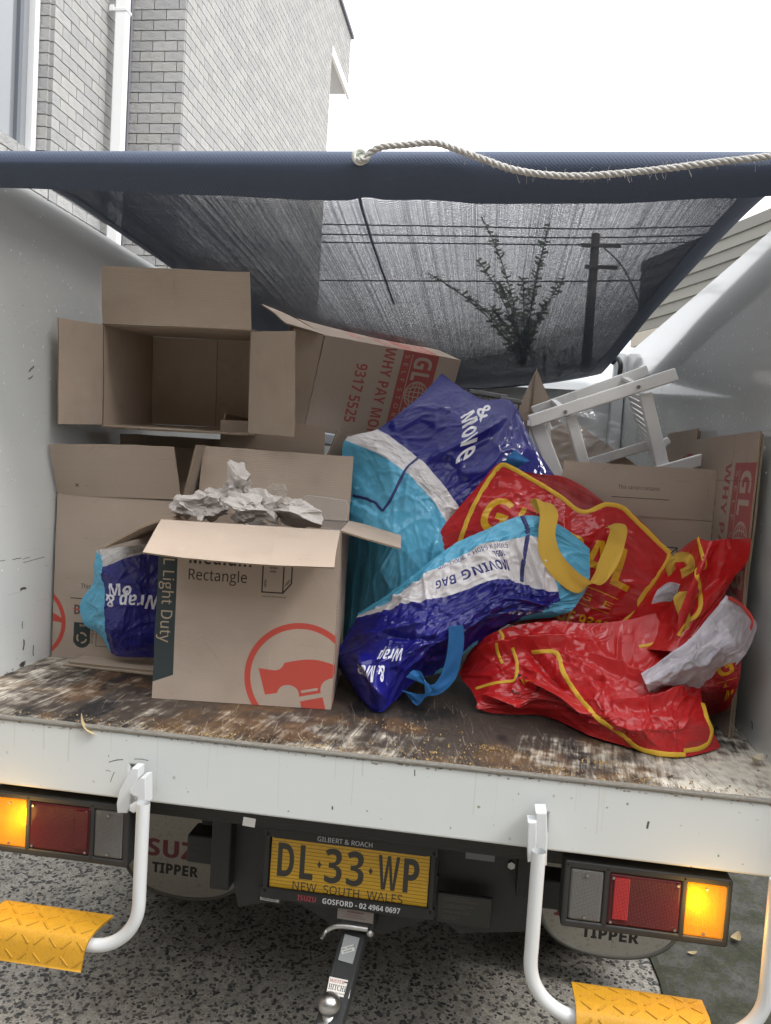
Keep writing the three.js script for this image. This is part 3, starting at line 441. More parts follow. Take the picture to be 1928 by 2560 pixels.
  // tow bar, hitch and ball
  {
    const tb = new THREE.Group(); tb.name = 'tow_bar'; truck.add(tb);
    const a = atZ(445, 1760, -0.3), b = atZ(1130, 2000, -0.3);
    part('crossbar', rbox(0.98, 0.075, 0.075, 0.006, 0.05, 0.47, -0.4), M.chassis, tb);
    part('side_plate', extrude([[-0.3, 0.68], [-0.14, 0.68], [-0.14, 0.4], [-0.28, 0.36], [-0.3, 0.44]], 0.012).translate(0, 0, -0.33), M.chassis, tb);
    part('side_plate', extrude([[0.2, 0.68], [0.46, 0.68], [0.46, 0.4], [0.28, 0.37], [0.2, 0.42]], 0.012).translate(0, 0, -0.33), M.chassis, tb);
    part('support_plate', extrude([[-0.14, 0.52], [0.22, 0.52], [0.2, 0.41], [0.1, 0.36], [-0.02, 0.36], [-0.12, 0.41]], 0.012).translate(0, 0, -0.3), M.chassis, tb);
    part('bracket', rbox(0.05, 0.2, 0.05, 0.005, 0.43, 0.6, -0.3), M.chassis, tb); part('bracket', rbox(0.05, 0.26, 0.05, 0.005, -0.32, 0.55, -0.3), M.chassis, tb);
    for (const [u, v] of [[1105, 1835], [1105, 1868]]) { const q = atZ(u, v, -0.24); part('bolt', new THREE.CylinderGeometry(0.009, 0.009, 0.014, 6).rotateX(Math.PI / 2), M.screw, tb, [q.x, q.y, q.z]); }
    const ball = atZ(712, 2170, -0.08), rx = ball.x + 0.045, rec = atZ(775, 1985, -0.22);
    const hitch = new THREE.Group(); hitch.name = 'tow_hitch'; truck.add(hitch);
    part('receiver', rbox(0.078, 0.078, 0.2, 0.006, rec.x, rec.y, -0.3), M.chassis, hitch);
    const t1 = V3(rec.x - 0.005, rec.y - 0.035, -0.19), t2 = V3(ball.x + 0.006, ball.y - 0.036, ball.z);
    const tl = t1.distanceTo(t2) + 0.1, tg = rbox(0.06, 0.03, tl, 0.006, 0, 0, 0.03 - 0), tong = part('tongue', tg, M.chassis, hitch); tong.position.copy(t1).lerp(t2, 0.5); tong.lookAt(t2.clone()); 
    part('ball', new THREE.SphereGeometry(0.025, 32, 24), M.chrome, hitch, ball.toArray());
    part('ball_stem', new THREE.LatheGeometry([[0.0, -0.05], [0.025, -0.05], [0.026, -0.036], [0.016, -0.032], [0.014, -0.018], [0.0, -0.016]].map((q) => new THREE.Vector2(...q)), 28), M.chrome, hitch, ball.toArray());
    const pz = -0.17, pin = [atZ(692, 2030, pz + 0.02), atZ(705, 2012, pz), atZ(722, 2002, pz), atZ(745, 2001, pz), atZ(795, 2008, pz)];
    part('hitch_pin', tube(pin, 0.0065, 40, 10), M.chrome, hitch);
    part('pin_clip', new THREE.SphereGeometry(0.009, 12, 8), M.chrome, hitch, atZ(800, 2016, pz).toArray());
    const decal = (name, w, h, pos, rot, draw, pw, ph, parent = hitch) => { const [c, x] = canvas(pw, ph); draw(x); const o = part(name, new THREE.PlaneGeometry(w, h), std({ map: ctex(c), roughness: 0.35 }), parent, pos.toArray ? pos.toArray() : pos); o.rotation.set(...rot); return o; };
    const sl = Math.atan2(t1.y - t2.y, t2.z - t1.z), on = (t, lift) => { const q = t1.clone().lerp(t2, t); return V3(q.x, q.y + lift * Math.cos(sl), q.z + lift * Math.sin(sl)); };
    decal('sticker', 0.052, 0.034, on(0.62, 0.0175), [-Math.PI / 2 + sl, 0, -0.05], (x) => { x.fillStyle = '#ded9d2'; x.fillRect(0, 0, 256, 168); x.fillStyle = '#a04a4a'; x.font = 'bold 42px serif'; x.fillText('MISTER', 8, 46); x.fillStyle = '#222'; x.font = 'bold 74px serif'; fitText(x, 'HITCHES', 8, 118, 238, 'bold 74px serif'); x.font = 'bold 19px sans-serif'; x.fillText('WORKS WITH THE BEST', 12, 150); x.fillRect(170, 18, 70, 14); }, 256, 168);
    decal('sticker', 0.04, 0.055, on(0.14, 0.0175), [-Math.PI / 2 + sl, 0, -0.12], (x) => { x.fillStyle = '#8d9190'; x.fillRect(0, 0, 160, 220); x.save(); x.translate(20, 165); x.rotate(-0.5); x.fillStyle = '#c7c7c2'; x.fillRect(0, -50, 120, 54); x.fillStyle = '#333'; x.font = 'bold 20px sans-serif'; x.fillText('BALL MOUNT', 4, -28); x.fillText('HITCHES', 16, -4); x.restore(); }, 160, 220);
    decal('warning_label', 0.085, 0.026, V3(rec.x - 0.005, rec.y + 0.02, -0.196), [0, 0, -0.02], (x) => { x.fillStyle = '#8f867f'; x.fillRect(0, 0, 340, 110); x.fillStyle = '#6a2f2b'; x.font = 'bold 30px sans-serif'; x.fillText('\u25B2 WARNING!', 70, 34); x.font = '18px sans-serif'; x.fillText('Read and follow all', 80, 60); x.fillText('instructions before towing', 50, 84); }, 340, 110);
    const sp = atZ(583, 1938, -0.29); decal('sticker', 0.062, 0.03, sp, [0, 0, -0.03], (x) => { x.fillStyle = '#151717'; x.fillRect(0, 0, 256, 124); x.fillStyle = '#c4c6c5'; x.font = '52px sans-serif'; x.fillText('STRIKE', 28, 52); x.fillRect(28, 66, 200, 42); x.fillStyle = '#151717'; x.font = 'bold 34px sans-serif'; x.fillText('SERVICES', 44, 100); }, 256, 124, tb);
    const rp = atZ(1003, 1968, -0.27); part('rating_plate', rbox(0.13, 0.075, 0.008, 0.002, rp.x, rp.y, rp.z - 0.006), M.chassis, tb);
    decal('lettering', 0.125, 0.07, rp, [0, 0, 0], (x) => { x.fillStyle = '#1b1f1e'; x.fillRect(0, 0, 420, 236); x.fillStyle = '#7c5f58'; x.font = '15px sans-serif'; ['TRUCK TOWBARS AUSTRALIA', 'MANUFACTURED FOR HITCHING VEHICLES', '', 'THIS TOWBAR COMPLIES TO DESIGN', 'FOR BRAKED VEHICLE ONLY', '', 'MAKE: ISUZU   MODEL: 4X2 NNR', '', 'MAX TOWING MASS:   ----', 'MAX BALL MASS:      ----'].forEach((t, i) => x.fillText(t, 40, 34 + i * 19)); }, 420, 236, tb);
    const tag2 = atZ(1038, 1843, -0.25); part('label_plate', rbox(0.068, 0.034, 0.004, 0.001, tag2.x, tag2.y, tag2.z), std({ color: lin(0.16, 0.17, 0.19), roughness: 0.5 }), tb);
    const sc = atZ(538, 1773, 0.005); const scrap = part('peeling_tape', new THREE.PlaneGeometry(0.026, 0.022), std({ color: lin(0.5, 0.49, 0.47), roughness: 0.6, side: THREE.DoubleSide }), truck, [sc.x, sc.y - 0.004, 0.004]); scrap.rotation.set(0.25, 0.1, -0.15);
  }
}
// sawdust and grit swept against the edge of the tray
{
  const R = rng(123), N = 1500, g = new THREE.TetrahedronGeometry(0.002, 0), im = new THREE.InstancedMesh(g, std({ color: 0xffffff, roughness: 0.8 }), N), m = new THREE.Matrix4(), q = new THREE.Quaternion(), c = new THREE.Color();
  const cl = [[0.2, -0.06, 0.14], [0.32, -0.12, 0.06], [-0.28, -0.02, 0.2], [-0.05, -0.03, 0.2], [0.62, -0.03, 0.16], [0.55, -0.11, 0.04], [0.14, -0.2, 0.12], [0.45, -0.04, 0.2]];
  for (let k = 0; k < N; k++) {
    const [cx, cz, r] = cl[Math.floor(R() * cl.length)], a = R() * 6.28, d = r * R() ** 1.5; let x = clamp(cx + d * Math.cos(a) * 1.3, -0.9, 0.9), z = Math.min(-0.012, cz + d * Math.sin(a) * 0.6); if (R() < 0.35) { x = lerp(-0.75, 0.85, R()); z = -0.01 - 0.05 * R() ** 2; }
    q.setFromEuler(new THREE.Euler(R() * 6, R() * 6, R() * 6)); const s = 0.4 + 1.1 * R() ** 2; m.compose(V3(x, FL + 0.0045, z), q, V3(s * 1.5, s * 0.6, s)); im.setMatrixAt(k, m); const b = 0.6 + 0.6 * R(); im.setColorAt(k, c.setRGB(0.36 * b, 0.245 * b, 0.105 * b));
  }
  im.name = 'sawdust'; shade(im); scene.add(im); tag(im, 'golden sawdust crumbs scattered along the worn tray edge', 'sawdust', null, 'stuff');
  const p = atY(178, 1562, FL + 0.004), tw = solo('dry_leaf', leafShape(0.055, 0.012, 0.8), leafMat, 'narrow dry leaf hanging over the white rear sill', 'leaf'); tw.position.set(p.x + 0.012, FL + 0.001, 0.006); tw.rotation.set(0, 0, -0.9); 
  const p2 = atY(1640, 1645, FL + 0.01), l2 = solo('dry_leaf', leafShape(0.045, 0.026, 1.2), std({ color: lin(0.5, 0.44, 0.33), roughness: 0.8, side: THREE.DoubleSide }), 'pale curled leaf in the tray corner by the right side', 'leaf'); l2.position.set(Math.min(0.89, p2.x), FL + 0.007, p2.z); l2.rotation.y = 0.7;
}
// ---------------------------------------------------------------- mesh tarp on its cross pole
{
  const tarp = thing('mesh_tarp', 'navy mesh tarp stretched from the cross pole over the tray', 'tarp');
  const navy = lin(0.058, 0.078, 0.125), R = rng(404);
  // open weave: slits between the threads, bars across them at uneven spacing
  const S = 1024, holes = new Uint8Array(S * S);
  for (let i = 0; i < S; ) {
    const tight = vn(i / 14, 3, 7), w = R() < 0.2 + 0.4 * tight ? 2 : R() < 0.7 ? 3 : 4, thread = R() < 1.15 - 0.5 * tight ? 1 : 2;
    let j = -Math.floor(R() * 9);
    while (j < S) { const l = 6 + Math.floor(R() * 5); for (let y = Math.max(0, j); y < Math.min(S, j + l); y++) for (let x = i; x < Math.min(S, i + w); x++) holes[y * S + x] = 1; j += l + 3 + Math.floor(R() * 4); }
    i += w + thread;
  }
  const am = dtex(S, S, (i, j) => (holes[j * S + i] ? 0 : 255));
  const cloth = std({ color: navy, roughness: 0.75, alphaMap: am, transparent: true, side: THREE.DoubleSide }), solid = std({ color: navy, roughness: 0.7, bumpMap: weaveTex, bumpScale: 0.0006, side: THREE.DoubleSide });
  const bands = std({ color: lin(0.058, 0.078, 0.125), roughness: 0.7, bumpMap: weaveTex, bumpScale: 0.0006, side: THREE.DoubleSide });
  // height of the sagging sheet
  const zs = [0, -0.1, -0.3, -0.6, -1.0, -1.5, -2.0, -2.4, -2.7], mid = [2.07, 2.04, 2.012, 1.982, 1.952, 1.928, 1.916, 1.914, 1.925], edgeL = [2.1, 2.135, 2.158, 2.162, 2.157, 2.14, 2.11, 2.085, 2.07], edgeR = [2.115, 2.14, 2.165, 2.17, 2.155, 2.13, 2.09, 2.06, 2.045];
  const pick = (a, z) => { let k = 0; while (k < zs.length - 2 && z < zs[k + 1]) k++; const t = clamp((z - zs[k]) / (zs[k + 1] - zs[k]), 0, 1), p0 = a[Math.max(0, k - 1)], p1 = a[k], p2 = a[k + 1], p3 = a[Math.min(a.length - 1, k + 2)]; return 0.5 * (2 * p1 + (p2 - p0) * t + (2 * p0 - 5 * p1 + 4 * p2 - p3) * t * t + (3 * p1 - p0 - 3 * p2 + p3) * t * t * t); };
  const wide = (z) => [-0.9 , 0.865 - 0.02 * (-z)];
  const sheetY = (s, z) => { const e = lerp(pick(edgeL, z), pick(edgeR, z), s), m = pick(mid, z), b = Math.sin(Math.PI * clamp(s, 0, 1)) ** 0.85; return lerp(e, m, b) + 0.006 * (fbm(s * 7, z * 2.2, 61, 3) - 0.5) + 0.012 * b * (fbm(s * 2.2 + 4, z * 1.6, 62, 2) - 0.5); };
  const sheet = (s0, s1, z0, z1, ns, nz, dy, fy) => {
    const pos = [], uv = [], idx = [];
    for (let j = 0; j <= nz; j++) for (let i = 0; i <= ns; i++) { const s = lerp(s0, s1, i / ns), z = typeof z1 === 'function' ? lerp(z0, z1(s), j / nz) : lerp(z0, z1, j / nz), [xl, xr] = wide(z), x = lerp(xl, xr, s); pos.push(x, sheetY(s, z) + dy, z); uv.push(x / 0.512, z / 0.512); }
    for (let j = 0; j < nz; j++) for (let i = 0; i < ns; i++) { const a = j * (ns + 1) + i; idx.push(a, a + 1, a + ns + 1, a + 1, a + ns + 2, a + ns + 1); }
    const g = new THREE.BufferGeometry(); g.setAttribute('position', new THREE.Float32BufferAttribute(pos, 3)); g.setAttribute('uv', new THREE.Float32BufferAttribute(uv, 2)); g.setIndex(idx); g.computeVertexNormals(); return g;
  };
  // the woven sheet is a few threads thick, so it closes up where one looks along it
  part('mesh_sheet', merge([0, 1, 2, 3].map((k) => sheet(0, 1, -0.015, -2.7, 90, 110, k * 0.000235))), cloth, tarp);
  // hems sewn double along the sides, the far end and round the pole
  part('side_hem', sheet(0, 0.05, -0.02, -2.68, 6, 80, -0.003), bands, tarp); part('side_hem', sheet(0.955, 1, -0.02, -2.68, 6, 80, -0.003), bands, tarp);
  part('end_hem', sheet(0.0, 1, -2.62, -2.72, 60, 4, -0.004), bands, tarp);
  part('seam_strip', sheet(0.493, 0.4965, -0.06, -0.75, 3, 40, -0.003), bands, tarp);
  // pocket that wraps the pole and hangs below it
  {
    const ns = 140, np = 22, pos = [], uv = [], idx = [], lowY = (s) => { const q = [[0, 2.048], [0.06, 2.046], [0.16, 2.044], [0.32, 2.038], [0.44, 2.032], [0.475, 2.033], [0.495, 2.041], [0.515, 2.035], [0.56, 2.037], [0.62, 2.031], [0.75, 2.036], [0.87, 2.05], [0.95, 2.06], [1, 2.06]]; let k = 0; while (k < q.length - 2 && s > q[k + 1][0]) k++; const t = clamp((s - q[k][0]) / (q[k + 1][0] - q[k][0]), 0, 1), e = t * t * (3 - 2 * t); return lerp(q[k][1], q[k + 1][1], e); };
    for (let j = 0; j <= np; j++) for (let i = 0; i <= ns; i++) {
      const s = i / ns, x = lerp(-0.93, 0.93, s), py = lerp(2.082, 2.099, s), r = 0.027; let y, z;
      const t = j / np; if (t < 0.45) { const a = lerp(Math.PI * 0.95, -0.1, t / 0.45); y = py + r * Math.sin(a); z = -0.02 + r * Math.cos(a); } else { const k = (t - 0.45) / 0.55; y = lerp(py - r * 0.1, lowY(s), k); z = -0.02 + r * (1 - 0.15 * k) - 0.055 * k * k + 0.004 * (fbm(s * 24, k * 1.5, 66, 2) - 0.5) * k; }
      pos.push(x, y, z); uv.push(x * 4, t * 0.6);
    }
    for (let j = 0; j < np; j++) for (let i = 0; i < ns; i++) { const a = j * (ns + 1) + i; idx.push(a, a + ns + 1, a + 1, a + 1, a + ns + 1, a + ns + 2); }
    const g = new THREE.BufferGeometry(); g.setAttribute('position', new THREE.Float32BufferAttribute(pos, 3)); g.setAttribute('uv', new THREE.Float32BufferAttribute(uv, 2)); g.setIndex(idx); g.computeVertexNormals();
    part('pole_pocket', g, solid, tarp);
  }
  const pole = part('cross_pole', new THREE.CylinderGeometry(0.022, 0.022, 1.95, 20).rotateZ(Math.PI / 2), std({ color: lin(0.5, 0.5, 0.5), roughness: 0.4, metalness: 0.6 }), tarp, [0, 2.0905, -0.02]); pole.rotation.z = 0.0091;
  part('pole_bracket', extrude([[0.86, 2.06], [0.93, 2.14], [0.95, 2.14], [0.95, 2.06]], 0.02).translate(0, 0, -0.06), M.black, tarp);
  // pulley eye and rope
  const e = atZ(778, 338, 0.016);
  part('pulley_eye', new THREE.TorusGeometry(0.0125, 0.0045, 12, 28), std({ color: lin(0.75, 0.77, 0.72), roughness: 0.25 }), tarp, [e.x, e.y, e.z + 0.002], [0.2, 0.5, 0]);
  part('eye_plate', new THREE.SphereGeometry(0.0135, 20, 14).scale(1.1, 0.9, 0.35), std({ color: lin(0.6, 0.65, 0.55), roughness: 0.2 }), tarp, [e.x, e.y - 0.003, e.z - 0.002]);
  const pts = [[772, 345, 0.02], [790, 345, 0.026], [799, 330, 0.028], [822, 318, 0.03], [870, 313, 0.03], [940, 308, 0.03], [975, 318, 0.034], [1040, 342, 0.04], [1110, 366, 0.044], [1180, 377, 0.046], [1250, 380, 0.046], [1330, 375, 0.046], [1430, 365, 0.044], [1530, 352, 0.042], [1620, 342, 0.04], [1720, 330, 0.036]].map(([u, v, z]) => atZ(u, v, z));
  const cv = new THREE.CatmullRomCurve3(pts, false, 'centripetal'), rope = thing('rope', 'frayed white three-strand rope drooping along the tarp pole', 'rope');
  const n = 420, fr = cv.computeFrenetFrames(n, false), rm = std({ color: lin(0.58, 0.56, 0.53), roughness: 0.95, bumpMap: grainTex, bumpScale: 0.001 });
  for (let k = 0; k < 3; k++) {
    const q = []; for (let i = 0; i <= n; i++) { const a = i * 0.32 + k * 2.094, c = cv.getPointAt(i / n); q.push(c.addScaledVector(fr.normals[i], 0.0031 * Math.cos(a)).addScaledVector(fr.binormals[i], 0.0031 * Math.sin(a))); }
    part('strand', new THREE.TubeGeometry(new THREE.CatmullRomCurve3(q), n * 2, 0.0035, 7), rm, rope);
  }
  const fuzz = []; for (let k = 0; k < 150; k++) { const t = 0.18 + 0.82 * R(), p = cv.getPointAt(t), a = R() * 6.28, d = V3(0.4 * (R() - 0.3), Math.sin(a), Math.cos(a)).normalize(), l = 0.006 + 0.011 * R() ** 2; fuzz.push(new THREE.TubeGeometry(new THREE.QuadraticBezierCurve3(p.clone().addScaledVector(d, 0.004), p.clone().addScaledVector(d, 0.004 + l * 0.6), p.clone().addScaledVector(d, 0.004 + l).add(V3(l * 0.7 * (R() - 0.3), -l * 0.4 * R(), 0))), 4, 0.0004, 3)); }
  const fz = part('frayed_fibres', merge(fuzz), rm, rope); fz.userData.kind = 'stuff';
}
// ---------------------------------------------------------------- cardboard
const T = 0.004;
const kraftC = (() => { const [c, x] = canvas(1024, 1024), R = rng(200); x.fillStyle = '#a9998b'; x.fillRect(0, 0, 1024, 1024); for (let k = 0; k < 9000; k++) { x.fillStyle = `rgba(${R() < 0.5 ? '235,215,190' : '90,70,50'},${0.03 + 0.06 * R()})`; x.fillRect(1024 * R(), 1024 * R(), 1 + 14 * R() ** 3, 0.7 + 1.2 * R()); } for (let j = 0; j < 1024; j += 6) { x.fillStyle = `rgba(80,60,40,${0.018 + 0.03 * R()})`; x.fillRect(0, j, 1024, 2); } for (let k = 0; k < 70; k++) { const g = x.createRadialGradient(0, 0, 0, 0, 0, 1); x.save(); x.translate(1024 * R(), 1024 * R()); x.scale(40 + 110 * R(), 40 + 90 * R()); g.addColorStop(0, R() < 0.5 ? 'rgba(225,205,180,.07)' : 'rgba(100,80,60,.07)'); g.addColorStop(1, 'rgba(128,128,128,0)'); x.fillStyle = g; x.fillRect(-1, -1, 2, 2); x.restore(); } for (let k = 0; k < 46; k++) { x.strokeStyle = `rgba(${R() < 0.6 ? '222,208,188' : '84,68,52'},${0.1 + 0.2 * R()})`; x.lineWidth = 0.6 + 1.4 * R(); const a = 1024 * R(), b = 1024 * R(), q = R() * 6.3, l = 15 + 80 * R(); x.beginPath(); x.moveTo(a, b); x.quadraticCurveTo(a + l * 0.5 * Math.cos(q) + 6 * R(), b + l * 0.5 * Math.sin(q), a + l * Math.cos(q), b + l * Math.sin(q)); x.stroke(); } for (let k = 0; k < 60; k++) { x.fillStyle = `rgba(74,58,44,${0.15 + 0.3 * R()})`; x.beginPath(); x.ellipse(1024 * R(), 1024 * R(), 0.8 + 2.4 * R() ** 3, 0.8 + 1.5 * R() ** 3, 0, 0, 7); x.fill(); } return c; })();
const kraftT = ctex(kraftC, true, [2, 2]);
const kraftBump = dtex(256, 256, (i, j) => 128 + 50 * Math.sin(j * Math.PI * 2 / 8) + 60 * (h2(i, j, 8) - 0.5));
const kb = kraftBump.clone(); kb.repeat.set(6, 6);
const kraft = [1.1, 1.02, 0.93].map((v) => std({ map: kraftT, color: lin(v, v * 0.99, v * 0.97), roughness: 0.88, bumpMap: kb, bumpScale: 0.0005 }));
const edgeT = (() => { const [c, x] = canvas(64, 16); x.fillStyle = '#5b4836'; x.fillRect(0, 0, 64, 16); x.strokeStyle = '#b3a28c'; x.lineWidth = 2.6; x.beginPath(); for (let i = 0; i <= 64; i++) { const y = 8 + 6 * Math.sin(i / 64 * Math.PI * 8); i ? x.lineTo(i, y) : x.moveTo(i, y); } x.stroke(); x.fillStyle = '#b3a28c'; x.fillRect(0, 0, 64, 2); x.fillRect(0, 14, 64, 2); return ctex(c, true, [1, 1]); })();
const edgeM = std({ map: edgeT, roughness: 0.95 });
function printed(wm, hm, draw, ppm = 1500) { const W = Math.round(wm * ppm), H = Math.round(hm * ppm), [c, x] = canvas(W, H); for (let i = 0; i < W; i += 1024) for (let j = 0; j < H; j += 1024) x.drawImage(kraftC, i, j); x.save(); draw(x, W, H, ppm); x.restore(); return std({ map: ctex(c), roughness: 0.85, bumpMap: kb, bumpScale: 0.0004 }); }
const INK = { green: '#31393a', black: '#2e2a27', red: '#b4483c', pale: 'rgba(176,70,66,.78)' };
// one board panel, hinged on its lower edge; outer face +z
let warpSeed = 1;
function board(w, h, outer, inner, warp = 0.003, taper = 0) {
  const nx = Math.max(2, Math.round(w / 0.03)), ny = Math.max(2, Math.round(h / 0.03)), g = new THREE.BoxGeometry(w, h, T, nx, ny, 1), p = g.attributes.position, u = g.attributes.uv, n = g.attributes.normal, s = ++warpSeed * 13;
  for (let i = 0; i < p.count; i++) {
    let x = p.getX(i), y = p.getY(i) + h / 2, z = p.getZ(i); const nz = n.getZ(i), ny_ = n.getY(i), nx_ = n.getX(i);
    if (nz > 0.5 && outer?.userData?.print) u.setXY(i, x / w + 0.5, y / h); else if (Math.abs(nz) > 0.5) u.setXY(i, x + 0.37 * s % 1, y + 0.11 * s % 1); else if (Math.abs(ny_) > 0.5) u.setXY(i, x / 0.03, z / T + 0.5); else u.setXY(i, y / 0.03, z / T + 0.5);
    const f = Math.min(1, y / 0.05);
    z += f * warp * ((fbm(x * 4 + s, y * 4, s, 2) - 0.5) * 2.2 + 0.6 * Math.sin(x / w * 3 + s) * (y / h));
    const e = 0.0016 * (fbm(x * 60 + s, y * 60, s + 5, 2) - 0.5) * 2; if (y > h * 0.99) y += e; x += (Math.abs(x) > w * 0.49 ? e * 0.7 : 0); x *= 1 - taper * (y / h);
    p.setXYZ(i, x, y - 0, z);
  }
  g.computeVertexNormals(); return [g, [edgeM, edgeM, edgeM, edgeM, outer, inner]];
}
const prt = (m) => { m.userData.print = true; return m; };
// carton: base at the origin, opening up; flaps given as degrees folded outward from upright
function carton(name, label, o) {
  const { w, h, d, pos, rot = [0, 0, 0], flaps = {}, prints = {}, tone = 0, base = true } = o, c = thing(name, label, 'box', pos, o.group); c.rotation.order = 'YXZ'; c.rotation.set(...rot);
  const k = kraft[tone], sides = { f: [w, 0, 0, d / 2], r: [d, Math.PI / 2, w / 2, 0], b: [w, Math.PI, 0, -d / 2], l: [d, -Math.PI / 2, -w / 2, 0] };
  for (const [q, [len, phi, x, z]] of Object.entries(sides)) {
    const L = q === 'l' || q === 'r' ? len - 2 * T : len, [g, ms] = board(L, h, prints[q] ? prt(prints[q]) : k, k, 0.0035), s = Math.sin(phi), cs = Math.cos(phi);
    const m = part('side_panel', g, ms, c, [x - s * T / 2, 0, z - cs * T / 2]); m.rotation.y = phi;
    if (flaps[q]) { const [ang, fl, skew = 0, taper = 0] = flaps[q], [fg, fm] = board(L - 0.006, fl, prints[q + 'f'] ? prt(prints[q + 'f']) : k, k, 0.009, taper), f = part('flap', fg, fm, c, [x - s * T / 2, h + 0.0015, z - cs * T / 2]); f.rotation.order = 'YXZ'; f.rotation.set(ang * Math.PI / 180, phi, skew); }
  }
  if (base) part('base_panel', box(w - 2 * T - 0.002, T, d - 2 * T - 0.002, 0, T / 2 + 0.0005, 0), [edgeM, edgeM, edgeM, edgeM, k, k].map((m, i) => (i === 2 || i === 3 ? k : edgeM)), c);
  return c;
}
function hammer(x, cx, cy, r) { // round hammer emblem
  x.strokeStyle = INK.red; x.fillStyle = INK.red; x.lineWidth = r * 0.115; x.beginPath(); x.arc(cx, cy, r, 0, 7); x.stroke();
  x.save(); x.beginPath(); x.arc(cx, cy, r * 1.05, 0, 7); x.clip(); x.translate(cx, cy); x.scale(r, r); x.rotate(-0.02);
  x.beginPath(); x.moveTo(-0.79, -0.15); x.lineTo(-0.5, -0.12); x.quadraticCurveTo(-0.34, -0.12, -0.3, -0.27); x.quadraticCurveTo(0.0, -0.36, 0.23, -0.36); x.quadraticCurveTo(0.6, -0.35, 0.95, -0.12); x.lineTo(1.0, 0.02); x.quadraticCurveTo(0.66, -0.1, 0.47, 0.06); x.quadraticCurveTo(0.39, 0.14, 0.42, 0.28); x.lineTo(0.01, 0.37); x.quadraticCurveTo(0.0, 0.17, -0.2, 0.15); x.quadraticCurveTo(-0.38, 0.15, -0.42, 0.32); x.lineTo(-0.65, 0.36); x.closePath(); x.fill();
  x.beginPath(); x.moveTo(0.03, 0.46); x.lineTo(0.46, 0.36); x.lineTo(0.66, 1.1); x.lineTo(0.18, 1.1); x.closePath(); x.fill();
  x.strokeStyle = '#a9998b'; x.lineWidth = 0.05; x.lineCap = 'round'; x.beginPath(); x.moveTo(0.06, 0.27); x.lineTo(0.34, 0.21); x.stroke(); x.restore();
}
